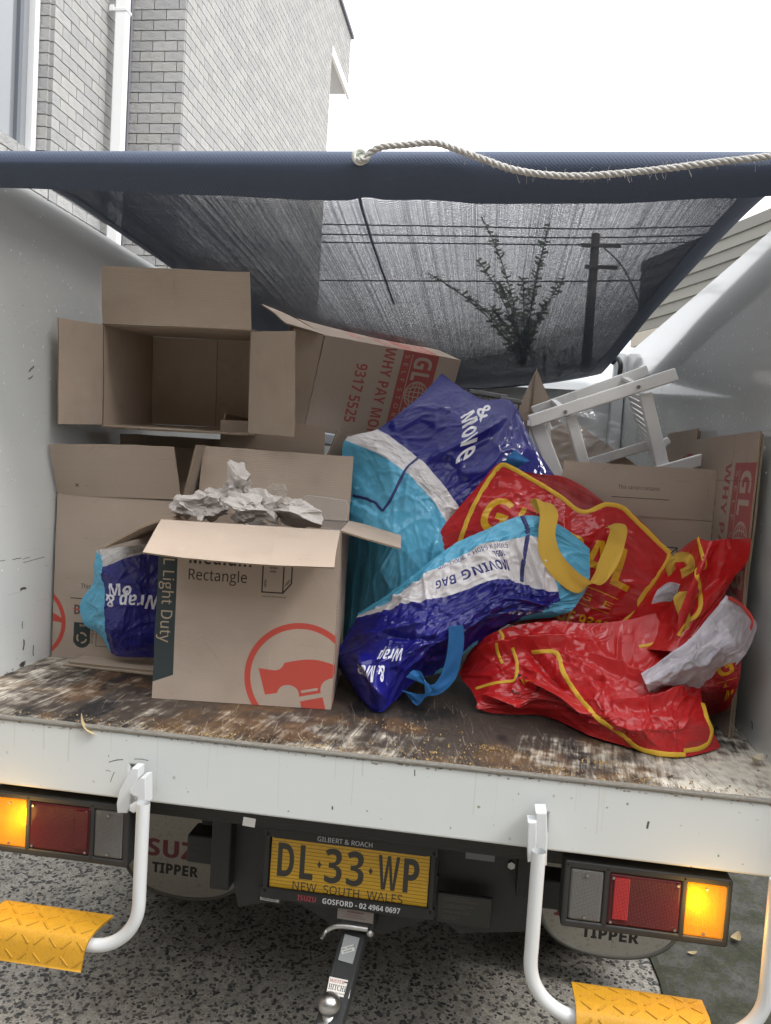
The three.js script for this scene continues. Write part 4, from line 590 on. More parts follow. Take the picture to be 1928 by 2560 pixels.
// front carton with the hammer emblem
{
  const w = 0.435, h = 0.432, d = 0.345, yaw = 0.118, fl = V3(-0.497, FL + 0.001, -0.232);
  const ctr = V3(w / 2, 0, -d / 2).applyAxisAngle(V3(0, 1, 0), yaw).add(fl);
  const front = printed(w, h, (x, W, H) => {
    x.fillStyle = INK.green; x.beginPath(); x.moveTo(0, 0); x.lineTo(W * 0.105, 0); x.lineTo(W * 0.112, H * 0.86); x.lineTo(0, H * 0.905); x.fill();
    x.fillStyle = '#a8957d'; x.save(); x.translate(W * 0.028, H * 0.1); x.rotate(Math.PI / 2); fitText(x, '52L Light Duty', 0, 0, H * 0.58, `${W * 0.088}px sans-serif`); x.restore();
    x.fillStyle = INK.black; fitText(x, 'Medium', W * 0.165, H * 0.225, W * 0.36, `bold ${W * 0.105}px sans-serif`); fitText(x, 'Rectangle', W * 0.165, H * 0.315, W * 0.335, `${W * 0.085}px sans-serif`);
    x.strokeStyle = INK.black; x.lineWidth = W * 0.007; const bx = W * 0.583, by = H * 0.2, bw = W * 0.115, bh = H * 0.16, dx = W * 0.045, dy = H * 0.035; x.strokeRect(bx, by, bw, bh); x.beginPath(); x.moveTo(bx, by); x.lineTo(bx + dx, by - dy); x.lineTo(bx + bw + dx, by - dy); x.lineTo(bx + bw + dx, by + bh - dy * 1.6); x.lineTo(bx + bw, by + bh); x.moveTo(bx + bw, by); x.lineTo(bx + bw + dx, by - dy); x.stroke();
    x.fillStyle = INK.black; x.font = `bold ${W * 0.018}px sans-serif`; x.fillText('<410>', bx + bw * 0.28, by + bh * 0.18); x.fillText('mm', bx + bw * 0.34, by + bh * 0.3); x.save(); x.translate(bx + bw * 0.2, by + bh * 0.85); x.rotate(-Math.PI / 2); x.fillText('<410>', 0, 0); x.restore(); x.save(); x.translate(bx + bw + dx * 0.3, by + bh * 0.78); x.rotate(-0.9); x.fillText('<305>', 0, 0); x.restore(); x.font = `${W * 0.015}px sans-serif`; x.fillText('internal dimensions', bx, by + bh + H * 0.028);
    hammer(x, W * 0.815, H * 0.83, W * 0.29);
  });
  const right = printed(d, h, (x, W, H) => { hammer(x, -W * 0.23, H * 0.83, W * 0.376); });
  carton('open_carton', 'open carton with red hammer emblem, filled with crumpled packing paper', { w, h, d, pos: ctr.toArray(), rot: [0, yaw, 0], prints: { f: front, r: right }, flaps: { f: [118, 0.145, 0], b: [14, 0.19, 0.0], l: [119, 0.165, 0.0], r: [102, 0.15, 0.0] } });
  // packing paper, lumps of it
  const paper = std({ color: lin(0.52, 0.475, 0.44), roughness: 0.9, side: THREE.DoubleSide });
  const lump = (name, label, u, v, z, r, sy, seed, mat, cat, grp) => {
    const c = atZ(u, v, z), g = mergeVertices(new THREE.IcosahedronGeometry(1, 48).deleteAttribute('normal').deleteAttribute('uv'), 1e-5), p = g.attributes.position, a = V3(0, 0, 0);
    for (let i = 0; i < p.count; i++) { a.fromBufferAttribute(p, i); const k = 0.92 + 0.85 * facets3(a.x * 1.25 + 9, a.y * 1.25, a.z * 1.25, seed * 71, 1, 1.15, 0.7) + 0.24 * facets3(a.x * 2.7 + 5, a.y * 2.7, a.z * 2.7, seed * 71 + 9, 1, 1.1, 0.5) + 0.05 * facets3(a.x * 6 + 5, a.y * 6, a.z * 6, seed * 71 + 13, 1, 1, 0.5); a.multiplyScalar(k); p.setXYZ(i, a.x * r, a.y * r * sy, a.z * r * 0.8); }
    g.setAttribute('uv', new THREE.Float32BufferAttribute(new Float32Array(p.count * 2), 2)); g.computeVertexNormals(); const o = solo(name, g, mat, label, cat, grp); o.position.copy(c); return o;
  };
  const grp = 'crumpled packing paper', ft = ctr.y + h;
  lump('packing_paper', 'tall twisted ball of white packing paper poking out of the carton', 512, 1050, -0.4, 0.068, 1.2, 1, paper, 'paper', grp);
  lump('packing_paper', 'flat crumple of packing paper at the left inside the carton', 450, 1090, -0.37, 0.1, 0.6, 2, paper, 'paper', grp);
  lump('packing_paper', 'small corner of packing paper by the left carton flap', 396, 1098, -0.36, 0.06, 0.8, 3, paper, 'paper', grp);
  lump('packing_paper', 'low fold of packing paper behind the front flap', 540, 1100, -0.33, 0.085, 0.55, 4, paper, 'paper', grp);
  lump('packing_paper', 'creased packing paper beside the clear tub', 635, 1102, -0.37, 0.1, 0.48, 5, paper, 'paper', grp);
  lump('packing_paper', 'rounded wad of packing paper between the tall ball and the tub', 575, 1098, -0.36, 0.075, 0.75, 8, paper, 'paper', grp);
  lump('packing_paper', 'loose end of packing paper along the back carton wall', 480, 1078, -0.44, 0.07, 0.7, 9, paper, 'paper', grp);
  lump('packing_paper', 'packing paper under the heap, deep in the carton', 560, 1150, -0.42, 0.11, 0.5, 6, paper, 'paper', grp);
  const film = phy({ color: lin(0.95, 0.93, 0.9), roughness: 0.12, transmission: 0.92, thickness: 0, side: THREE.DoubleSide });
  lump('plastic_wrap', 'crumpled clear plastic wrap tucked into the packing paper', 588, 1072, -0.39, 0.055, 1.0, 7, film, 'plastic wrap');
  // clear tub standing on edge
  const tp = atZ(700, 1108, -0.47), q = new THREE.Shape(), tw = 0.06, th = 0.04, rr = 0.018; q.moveTo(-tw + rr, -th); q.lineTo(tw - rr, -th); q.quadraticCurveTo(tw, -th, tw, -th + rr); q.lineTo(tw, th - rr); q.quadraticCurveTo(tw, th, tw - rr, th); q.lineTo(-tw + rr, th); q.quadraticCurveTo(-tw, th, -tw, th - rr); q.lineTo(-tw, -th + rr); q.quadraticCurveTo(-tw, -th, -tw + rr, -th);
  const tub = thing('plastic_tub', 'clear rounded takeaway tub propped against the back carton wall', 'tub', tp.toArray()); tub.rotation.set(-0.15, 0.1, -0.06);
  part('tub_wall', new THREE.ExtrudeGeometry(q, { depth: 0.002, bevelEnabled: false }), phy({ color: lin(0.97, 0.97, 0.97), roughness: 0.18, transmission: 0.95, thickness: 0 }), tub);
  part('tub_rim', new THREE.TubeGeometry(new THREE.CatmullRomCurve3(q.getSpacedPoints(50).map((s) => V3(s.x, s.y, 0.004)), true), 100, 0.0014, 8, true), phy({ color: lin(0.95, 0.95, 0.95), roughness: 0.15, transmission: 0.85, thickness: 0 }), tub);
}
// carton against the left side
{
  const w = 0.36, h = 0.462, d = 0.31;
  const front = printed(w, h, (x, W, H) => {
    x.fillStyle = INK.black; fitText(x, 'This carton contains:', W * 0.22, H * 0.565, W * 0.42, `${W * 0.05}px sans-serif`); x.fillRect(W * 0.14, H * 0.625, W * 0.6, W * 0.007);
    x.fillStyle = '#5a4744'; fitText(x, 'BUNNINGS', W * 0.165, H * 0.725, W * 0.5, `bold ${W * 0.105}px sans-serif`); x.fillStyle = INK.red; x.fillRect(W * 0.165, H * 0.69, W * 0.05, H * 0.007);
    x.fillStyle = INK.green; x.fillRect(W * 0.175, H * 0.775, W * 0.135, H * 0.125); x.beginPath(); x.arc(W * 0.242, H * 0.875, W * 0.07, 0, 7); x.fill(); x.strokeStyle = '#ab937a'; x.lineWidth = W * 0.014; for (let k = 0; k < 3; k++) { x.beginPath(); x.arc(W * 0.242, H * 0.868, W * 0.038, k * 2.09 + 0.2, k * 2.09 + 1.7); x.stroke(); }
    x.fillStyle = '#ab937a'; x.font = `bold ${W * 0.026}px sans-serif`; x.fillText('BIN', W * 0.22, H * 0.8); x.save(); x.translate(W * 0.335, H * 0.9); x.rotate(-Math.PI / 2); x.fillStyle = INK.black; x.font = `${W * 0.03}px sans-serif`; x.fillText('arl.org.au', 0, 0); x.restore();
    x.strokeStyle = INK.black; x.lineWidth = 2; x.strokeRect(W * 0.36, H * 0.775, W * 0.14, H * 0.135); x.font = `bold ${W * 0.03}px sans-serif`; x.fillText('FSC', W * 0.47, H * 0.84); x.font = `${W * 0.017}px sans-serif`; x.fillText('MIX Packaging', W * 0.45, H * 0.87); x.fillText('www.fsc.org', W * 0.45, H * 0.89);
    x.beginPath(); x.moveTo(W * 0.51, H * 0.785); x.lineTo(W * 0.54, H * 0.81); x.lineTo(W * 0.48, H * 0.81); x.fill();
    hammer(x, -W * 0.2, H * 0.79, W * 0.29);
  });
  const flap = printed(w - 0.006, 0.15, (x, W, H) => { x.fillStyle = '#4a3d2c'; x.save(); x.translate(W * 0.17, H * 0.78); x.rotate(0.78); x.fillRect(-10, -1.5, 20, 3); x.fillRect(-1.5, -10, 3, 20); x.beginPath(); x.arc(0, 0, 3, 0, 7); x.fill(); x.restore(); });
  carton('open_carton', 'carton against the left tray side, round red emblem on its corner, flaps up', { w, h, d, pos: [-0.738, FL + 0.001, -0.66], rot: [0, 0.015, 0], tone: 1, prints: { f: front, ff: flap }, flaps: { f: [20, 0.15, 0.035], r: [12, 0.16, 0, 0.05], b: [6, 0.15] } });
  // taller carton behind it and the one beside
  carton('open_carton', 'tall open carton behind the left one, carrying the empty box', { w: 0.4, h: 0.56, d: 0.34, pos: [-0.71, FL + 0.001, -1.02], rot: [0, 0.0, 0], tone: 2, flaps: { f: [4, 0.085], r: [150, 0.14], b: [20, 0.05] } });
  carton('open_carton', 'dark carton standing between the left and front cartons', { w: 0.32, h: 0.6, d: 0.28, pos: [-0.37, FL + 0.001, -0.85], rot: [0, 0.03, 0], tone: 2, flaps: { f: [8, 0.1], l: [-8, 0.12], r: [20, 0.1] } });
  // folded cardboard lying under the left carton
  const f = thing('flattened_carton', 'flattened carton lying on the floor under the left carton', 'box', [-0.68, FL, -0.5]);
  for (let k = 0; k < 2; k++) { const [g, ms] = board(0.34, 0.13, kraft[1], kraft[1], 0.001); const m = part('layer', g, ms, f, [0.015 + 0.012 * k, 0.0045 + 0.006 * k, 0.085 - 0.012 * k]); m.rotation.set(-Math.PI / 2 + 0.0, 0, -0.03 + 0.02 * k); }
}
// empty box on top, open towards the viewer
{
  const w = 0.434, h = 0.296, d = 0.382, c = carton('empty_box', 'empty box lying on its side on the stack, open flaps spread wide', { w, h: d, d: h, pos: [-0.642, 1.571, -0.797], rot: [0, 0, 0], tone: 0, base: true, flaps: { b: [84, 0.155, 0, 0.03], l: [25, 0.15], r: [62, 0.165], f: [176, 0.12] }, });
  // turned so that the carton's opening faces the rear of the truck
  c.rotation.order = 'YXZ'; c.rotation.set(Math.PI / 2 + 0.068, 0.038, -0.017); const off = V3(0, h / 2, -d / 2).applyEuler(new THREE.Euler(0.068, 0.038, -0.017, 'YXZ')); c.position.set(-0.642, 1.571, -0.797).add(off);
  const [g, ms] = board(w * 0.5, d * 0.0 + h - 0.012, kraft[0], kraft[0], 0.002); const m = part('bottom_flap', g, ms, c, [-w * 0.25 + 0.006, 0.0065, h / 2 - 0.006]); m.rotation.set(-Math.PI / 2, 0, 0);
}
// storage-company carton on its side
function globalPrint(x, W, H, col, turn) { // W across the reading direction
  x.fillStyle = col; x.fillRect(W * 0.0, H * 0.17, W * 0.98, H * 0.27); x.fillStyle = '#a9998b';
  x.font = `bold ${H * 0.2}px sans-serif`; fitText(x, 'GL', W * 0.03, H * 0.345, W * 0.26, `bold ${H * 0.19}px sans-serif`); fitText(x, 'BAL', W * 0.55, H * 0.345, W * 0.4, `bold ${H * 0.21}px sans-serif`);
  x.strokeStyle = '#a9998b'; x.lineWidth = H * 0.008; const gx = W * 0.425, gy = H * 0.275, gr = H * 0.085; x.fillStyle = col; for (const k of [1, 0.6, 0.2]) { x.beginPath(); x.ellipse(gx, gy, gr * 1.0 * k, gr, 0, 0, 7); x.stroke(); x.beginPath(); x.ellipse(gx, gy, gr, gr * k, 0, 0, 7); x.stroke(); }
  x.fillStyle = '#a9998b'; x.fillRect(W * 0.03, H * 0.365, W * 0.92, H * 0.006); fitText(x, 'S  E  L  F   S  T  O  R  A  G  E', W * 0.04, H * 0.42, W * 0.9, `${H * 0.048}px sans-serif`);
  x.fillStyle = col; fitText(x, 'WHY PAY MORE', W * 0.0, H * 0.57, W * 0.98, `bold ${H * 0.11}px sans-serif`); fitText(x, '9317 5525', W * 0.2, H * 0.745, W * 0.6, `bold ${H * 0.11}px sans-serif`);
}
{
  const w = 0.525, h = 0.343, d = 0.327, e = new THREE.Euler(0.315, 0.615, -0.04, 'YXZ');
  const side = (along, across) => printed(across, along, (x, W, H) => { x.translate(W * 0.0, 0); x.save(); x.translate(0, 0); globalPrint(x, W, H, INK.pale); x.restore(); });
  // the carton's own up axis points to the left, its print reads sideways
  const face = printed(h, w, (x, W, H) => { x.translate(W, H); x.rotate(Math.PI); globalPrint(x, W, H, 'rgba(158,62,60,.82)'); }), topf = printed(d, w, (x, W, H) => { x.translate(W, H); x.rotate(Math.PI); globalPrint(x, W, H, 'rgba(180,88,82,.75)'); });
  const c = carton('tilted_carton', 'tilted carton with red storage print and phone number, leaning on its side', { w: h, h: w, d, pos: [0, 0, 0], tone: 0, prints: { f: face, r: topf }, flaps: { r: [8, 0.13, 0, 0.03], f: [-32, 0.1], l: [20, 0.12] } });
  // local: carton up (+y) -> scene -x ; carton right (+x) -> scene up
  const q = new THREE.Quaternion().setFromEuler(e).multiply(new THREE.Quaternion().setFromAxisAngle(V3(0, 0, 1), Math.PI / 2));
  c.rotation.order = 'XYZ'; c.quaternion.copy(q); c.position.copy(V3(w / 2, h / 2, 0).applyEuler(e).add(V3(-0.228, 1.616, -1.303)));
}
carton('closed_carton', 'carton deep in the load carrying the tilted storage carton', { w: 0.5, h: 0.6, d: 0.42, pos: [-0.1, FL + 0.001, -1.35], rot: [0, 0.3, 0], tone: 2, flaps: { f: [-86, 0.2], b: [-88, 0.2] } });
// right-hand carton
{
  const w = 0.43, h = 0.5, d = 0.31;
  const front = printed(w, h, (x, W, H) => { x.strokeStyle = INK.black; x.lineWidth = W * 0.006; x.strokeRect(W * 0.58, H * 0.2, W * 0.12, H * 0.2); x.beginPath(); x.moveTo(W * 0.58, H * 0.2); x.lineTo(W * 0.63, H * 0.155); x.lineTo(W * 0.75, H * 0.155); x.lineTo(W * 0.75, H * 0.33); x.lineTo(W * 0.7, H * 0.4); x.moveTo(W * 0.7, H * 0.2); x.lineTo(W * 0.75, H * 0.155); x.stroke(); });
  const flap = printed(w - 0.006, 0.135, (x, W, H) => { x.fillStyle = '#4b443d'; fitText(x, 'This carton contains:', W * 0.36, H * 0.48, W * 0.265, `${W * 0.035}px sans-serif`); x.fillRect(W * 0.32, H * 0.64, W * 0.36, 3); });
  carton('open_carton', 'carton marked for its contents behind the red bags, front flap upright', { w, h, d, pos: [0.676, FL + 0.001, -0.8], rot: [0, 0.05, 0], prints: { f: front, ff: flap }, flaps: { f: [-3, 0.138, 0, 0.012], b: [30, 0.12], l: [70, 0.14] } });
}
// flattened storage cartons standing against the right side
{
  const sheet = (label, z0, z1, y1, x, lean, seed) => {
    const w = Math.abs(z1 - z0), h = y1 - FL - 0.002, m = printed(w, h, (q, W, H) => { q.save(); q.translate(W * 0.22, H * 0.1); q.rotate(Math.PI / 2); q.translate(0, -W * 0.95); globalPrint(q, H * 0.62, W * 1.0, 'rgba(150,58,58,.72)'); q.restore(); q.fillStyle = 'rgba(90,70,52,.35)'; for (const k of [0.16, 0.5, 0.84]) q.fillRect(0, H * k, W, 3); q.fillRect(W * 0.68, 0, 3, H); }, 1200);
    const t = thing('flattened_carton', label, 'box', [x, FL + 0.001, (z0 + z1) / 2]); t.rotation.order = 'YXZ'; t.rotation.set(lean, -Math.PI / 2 + 0.02, 0);
    for (let k = 0; k < 2; k++) { const [g, ms] = board(w - 0.01 * k, h - 0.006 * k, k ? kraft[1] : prt(m), kraft[1], 0.004); part('layer', g, ms, t, [0, 0, -0.0075 * k]); }
  };
  sheet('flattened storage carton with corrugated edge standing against the right side', -0.37, -0.93, 1.632, 0.876, -0.015, 1);
  sheet('second flattened carton standing further in against the right side', -0.97, -1.32, 1.67, 0.882, -0.012, 2);
}
// ---------------------------------------------------------------- woven plastic bags
const cr = (p0, p1, p2, p3, t) => 0.5 * (2 * p1 + (p2 - p0) * t + (2 * p0 - 5 * p1 + 4 * p2 - p3) * t * t + (3 * p1 - p0 - 3 * p2 + p3) * t * t * t);
const XMAX = 0.862;
function place([u, v, z]) { let p = atZ(u, v, z); if (p.x > XMAX) p = atX(u, v, XMAX); if (p.y < FL + 0.004) p = atY(u, v, FL + 0.004); return p; }
// a soft closed skin: front laid over a net of points, back bulging the other way
function skin(net, { n = 110, thick = 0.06, amp = 0.03, cell = 8, seed = 1, rough = 1, folds = [], floor = FL + 0.003 } = {}) {
  const R = net.length, C = net[0].length, P = net.map((r) => r.map(place)), nu = n, nv = n, at = (s, t) => {
    const x = s * (C - 1), y = t * (R - 1), i = Math.min(C - 2, Math.floor(x)), j = Math.min(R - 2, Math.floor(y)), o = [0, 0, 0], g = (a, b) => P[clamp(b, 0, R - 1)][clamp(a, 0, C - 1)];
    for (let c = 0; c < 3; c++) { const rows = []; for (let b = -1; b <= 2; b++) rows.push(cr(...[-1, 0, 1, 2].map((a) => g(i + a, j + b).getComponent(c)), x - i)); o[c] = cr(...rows, y - j); }
    return V3(...o);
  };
  let W = 0, H = 0; for (let k = 0; k < 20; k++) { W += at(k / 20, 0.5).distanceTo(at((k + 1) / 20, 0.5)); H += at(0.5, k / 20).distanceTo(at(0.5, (k + 1) / 20)); }
  const base = [], N = (nu + 1) * (nv + 1), id = (i, j) => j * (nu + 1) + i;
  for (let j = 0; j <= nv; j++) for (let i = 0; i <= nu; i++) base.push(at(i / nu, j / nv));
  const pos = new Float32Array(N * 2 * 3), uv = new Float32Array(N * 2 * 2), a = V3(), b = V3(), nr = V3();
  for (let j = 0; j <= nv; j++) for (let i = 0; i <= nu; i++) {
    const s = i / nu, t = j / nv, k = id(i, j);
    a.subVectors(base[id(Math.min(nu, i + 1), j)], base[id(Math.max(0, i - 1), j)]); b.subVectors(base[id(i, Math.min(nv, j + 1))], base[id(i, Math.max(0, j - 1))]); nr.crossVectors(b, a).normalize(); if (nr.z < 0 && Math.abs(nr.z) > 0.3) nr.negate();
    const e = Math.min(1, 5 * Math.min(s, 1 - s) + 0.25) * Math.min(1, 5 * Math.min(t, 1 - t) + 0.25);
    let d = amp * e * crumple(s * W * cell, t * H * cell, seed, rough);
    for (const [fs, ft, ds, dt, w, h] of folds) { const q = ((s - fs) * dt - (t - ft) * ds) / Math.hypot(ds, dt), l = ((s - fs) * ds + (t - ft) * dt) / (ds * ds + dt * dt); if (l > -0.1 && l < 1.1) { const f = sst(l, -0.1, 0.25) * (1 - sst(l, 0.75, 1.1)); d += h * f * Math.max(0, 1 - Math.abs(q) / w) ** 1.4; } }
    const p = base[k].clone().addScaledVector(nr, d); if (p.y < floor) p.y = floor + 0.0005 * h2(i, j, 4); if (p.x > XMAX + 0.004) p.x = XMAX + 0.004;
    p.toArray(pos, k * 3); uv.set([s, 1 - t], k * 2);
    const pr = Math.max(0, 1 - (2 * s - 1) ** 4) * Math.max(0, 1 - (2 * t - 1) ** 4), q = base[k].clone().add(V3(0, 0, -thick * pr)).addScaledVector(nr, d * (1 - pr) + (pr > 0 ? amp * 0.5 * pr * crumple(s * W * cell + 5, t * H * cell, seed + 3, rough) : 0)); if (pr < 1e-6) q.copy(p); if (q.y < floor) q.y = floor;
    q.toArray(pos, (N + k) * 3); uv.set([s, 1 - t], (N + k) * 2);
  }
  const idx = []; for (let j = 0; j < nv; j++) for (let i = 0; i < nu; i++) { const A = id(i, j), B = id(i + 1, j), Cc = id(i, j + 1), D = id(i + 1, j + 1); idx.push(A, Cc, B, B, Cc, D, N + A, N + B, N + Cc, N + B, N + D, N + Cc); }
  const g = new THREE.BufferGeometry(); g.setAttribute('position', new THREE.BufferAttribute(pos, 3)); g.setAttribute('uv', new THREE.BufferAttribute(uv, 2)); g.setIndex(idx); g.computeVertexNormals();
  const view = new THREE.Matrix4().multiplyMatrices(camera.projectionMatrix, new THREE.Matrix4().copy(camera.matrixWorld).invert()), scr = new Float32Array(N * 2), q = V3();
  camera.updateProjectionMatrix();
  for (let k = 0; k < N; k++) { q.fromArray(pos, k * 3); const c = q.clone().applyMatrix4(new THREE.Matrix4().copy(camera.matrixWorld).invert()); scr[k * 2] = (964 + F * c.x / -c.z) / K; scr[k * 2 + 1] = (1280 - F * c.y / -c.z) / K; }
  g.userData = {}; const sk = { g, N, pos, nor: g.attributes.normal.array, scr, size: [W, H], near(u, v) { let best = 1e9, bi = 0; for (let k = 0; k < N; k++) { const dx = scr[k * 2] - u, dy = scr[k * 2 + 1] - v, d = dx * dx + dy * dy; if (d < best) { best = d; bi = k; } } return bi; } };
  return sk;
}
// a sewn tape that follows the skin along a line
function tape(sk, line, w, parent, mat, name = 'trim', lift = 0.0017) {
  const c = new THREE.CatmullRomCurve3(line.map(([u, v]) => V3(u, v, 0)), false, 'centripetal', 0.5), n = Math.max(12, Math.round(c.getLength() / 3.5)), P = [], Nn = [];
  for (let i = 0; i <= n; i++) { const q = c.getPointAt(i / n), k = sk.near(q.x, q.y); P.push(V3().fromArray(sk.pos, k * 3)); const m = V3().fromArray(sk.nor, k * 3); if (m.dot(V3().subVectors(camera.position, P[i])) < 0) m.negate(); Nn.push(m); }
  for (let pass = 0; pass < 3; pass++) for (let i = 1; i < n; i++) { P[i].multiplyScalar(0.5).addScaledVector(P[i - 1], 0.25).addScaledVector(P[i + 1], 0.25); Nn[i].addScaledVector(Nn[i - 1], 0.6).addScaledVector(Nn[i + 1], 0.6).normalize(); }
  const pos = [], idx = [], t = V3(), b = V3(), prof = [[-1, 0], [-0.85, 0.9], [0, 1], [0.85, 0.9], [1, 0]];
  for (let i = 0; i <= n; i++) { t.subVectors(P[Math.min(n, i + 1)], P[Math.max(0, i - 1)]).normalize(); b.crossVectors(Nn[i], t).normalize(); const wob = 1 + 0.25 * (vn(i * 0.3, w * 999, 8) - 0.5); for (const [x, y] of prof) { const q = P[i].clone().addScaledVector(b, x * w / 2 * wob).addScaledVector(Nn[i], lift * (0.15 + y)); pos.push(q.x, q.y, q.z); } }
  for (let i = 0; i < n; i++) for (let k = 0; k < 4; k++) { const a = i * 5 + k; idx.push(a, a + 5, a + 1, a + 1, a + 5, a + 6); }
  const g = new THREE.BufferGeometry(); g.setAttribute('position', new THREE.Float32BufferAttribute(pos, 3)); g.setAttribute('uv', new THREE.Float32BufferAttribute(new Float32Array(pos.length / 3 * 2), 2)); g.setIndex(idx); g.computeVertexNormals();
  return part(name, g, mat, parent);
}
// a webbing strap through free points; each point has a half-width direction in the picture's right/down sense
function strap(line, parent, mat, name = 'handle') {
  const P = line.map(([u, v, z]) => place([u, v, z])), Wd = line.map(([u, v, z, du, dv, dz = 0]) => place([u + du, v + dv, z + dz]).sub(place([u, v, z]))), n = line.length * 14, cp = new THREE.CatmullRomCurve3(P, false, 'centripetal'), cw = new THREE.CatmullRomCurve3(Wd, false, 'catmullrom');
  const pos = [], uv = [], idx = [], m = 6, th = 0.0016;
  for (let f = 0; f < 2; f++) for (let i = 0; i <= n; i++) { const u = cp.getUtoTmapping ? i / n : i / n, p = cp.getPoint(u), w = cw.getPoint(u), t = cp.getTangent(u), nn = V3().crossVectors(w, t).normalize(); for (let k = 0; k <= m; k++) { const q = p.clone().addScaledVector(w, (k / m - 0.5) * 2).addScaledVector(nn, (f ? -1 : 1) * th * 0.5 + 0.0012 * Math.sin(k * 1.3 + i * 0.2)); if (q.y < FL + 0.003) q.y = FL + 0.003 + (f ? 0 : th); pos.push(q.x, q.y, q.z); uv.push(k / m, i / n * 14); } }
  const id = (f, i, k) => (f * (n + 1) + i) * (m + 1) + k;
  for (let i = 0; i < n; i++) { for (let k = 0; k < m; k++) { idx.push(id(0, i, k), id(0, i + 1, k), id(0, i, k + 1), id(0, i, k + 1), id(0, i + 1, k), id(0, i + 1, k + 1)); idx.push(id(1, i, k), id(1, i, k + 1), id(1, i + 1, k), id(1, i, k + 1), id(1, i + 1, k + 1), id(1, i + 1, k)); } for (const k of [0, m]) idx.push(id(0, i, k), id(1, i, k), id(0, i + 1, k), id(1, i, k), id(1, i + 1, k), id(0, i + 1, k)); }
  const g = new THREE.BufferGeometry(); g.setAttribute('position', new THREE.Float32BufferAttribute(pos, 3)); g.setAttribute('uv', new THREE.Float32BufferAttribute(uv, 2)); g.setIndex(idx); g.computeVertexNormals();
  return part(name, g, mat, parent);
}
const NAVY = '#151574', SKY = '#59abcd', WHITE = '#d5d0d0', RED = '#b81c20', YEL = '#d8a51c';
const wv = weaveTex.clone(); wv.repeat.set(9, 9);
const ribTex = dtex(32, 32, (i, j) => 128 + 100 * Math.sin(j * Math.PI / 4), false, [1, 8]);
function bagMat(W, H, draw, o = {}) { const [c, x] = canvas(W, H); draw(x, W, H); const R = rng(W + H); for (let k = 0; k < 500; k++) { x.fillStyle = `rgba(${R() < 0.5 ? '255,255,255' : '0,0,0'},${0.012 + 0.02 * R()})`; x.fillRect(W * R(), H * R(), 20 + 120 * R(), 8 + 60 * R()); } return phy({ map: ctex(c), roughness: 0.5, specularIntensity: 0.35, clearcoat: 0.75, clearcoatRoughness: 0.05, bumpMap: wv, bumpScale: 0.0003, side: THREE.DoubleSide, ...o }); }
const tapeM = { yellow: std({ color: lin(0.7, 0.42, 0.035), roughness: 0.65, side: THREE.DoubleSide }), navy: std({ color: lin(0.022, 0.026, 0.13), roughness: 0.5, side: THREE.DoubleSide }) };
const strapM = { yellow: std({ color: lin(0.82, 0.52, 0.075), roughness: 0.8, bumpMap: ribTex, bumpScale: 0.0008, side: THREE.DoubleSide }), blue: std({ color: lin(0.02, 0.19, 0.52), roughness: 0.7, bumpMap: ribTex, bumpScale: 0.0012, side: THREE.DoubleSide }) };
const rows = (pts, zs) => pts.map((r, j) => r.map(([u, v], i) => [u, v, Array.isArray(zs[j]) ? zs[j][i] : zs[j]]));

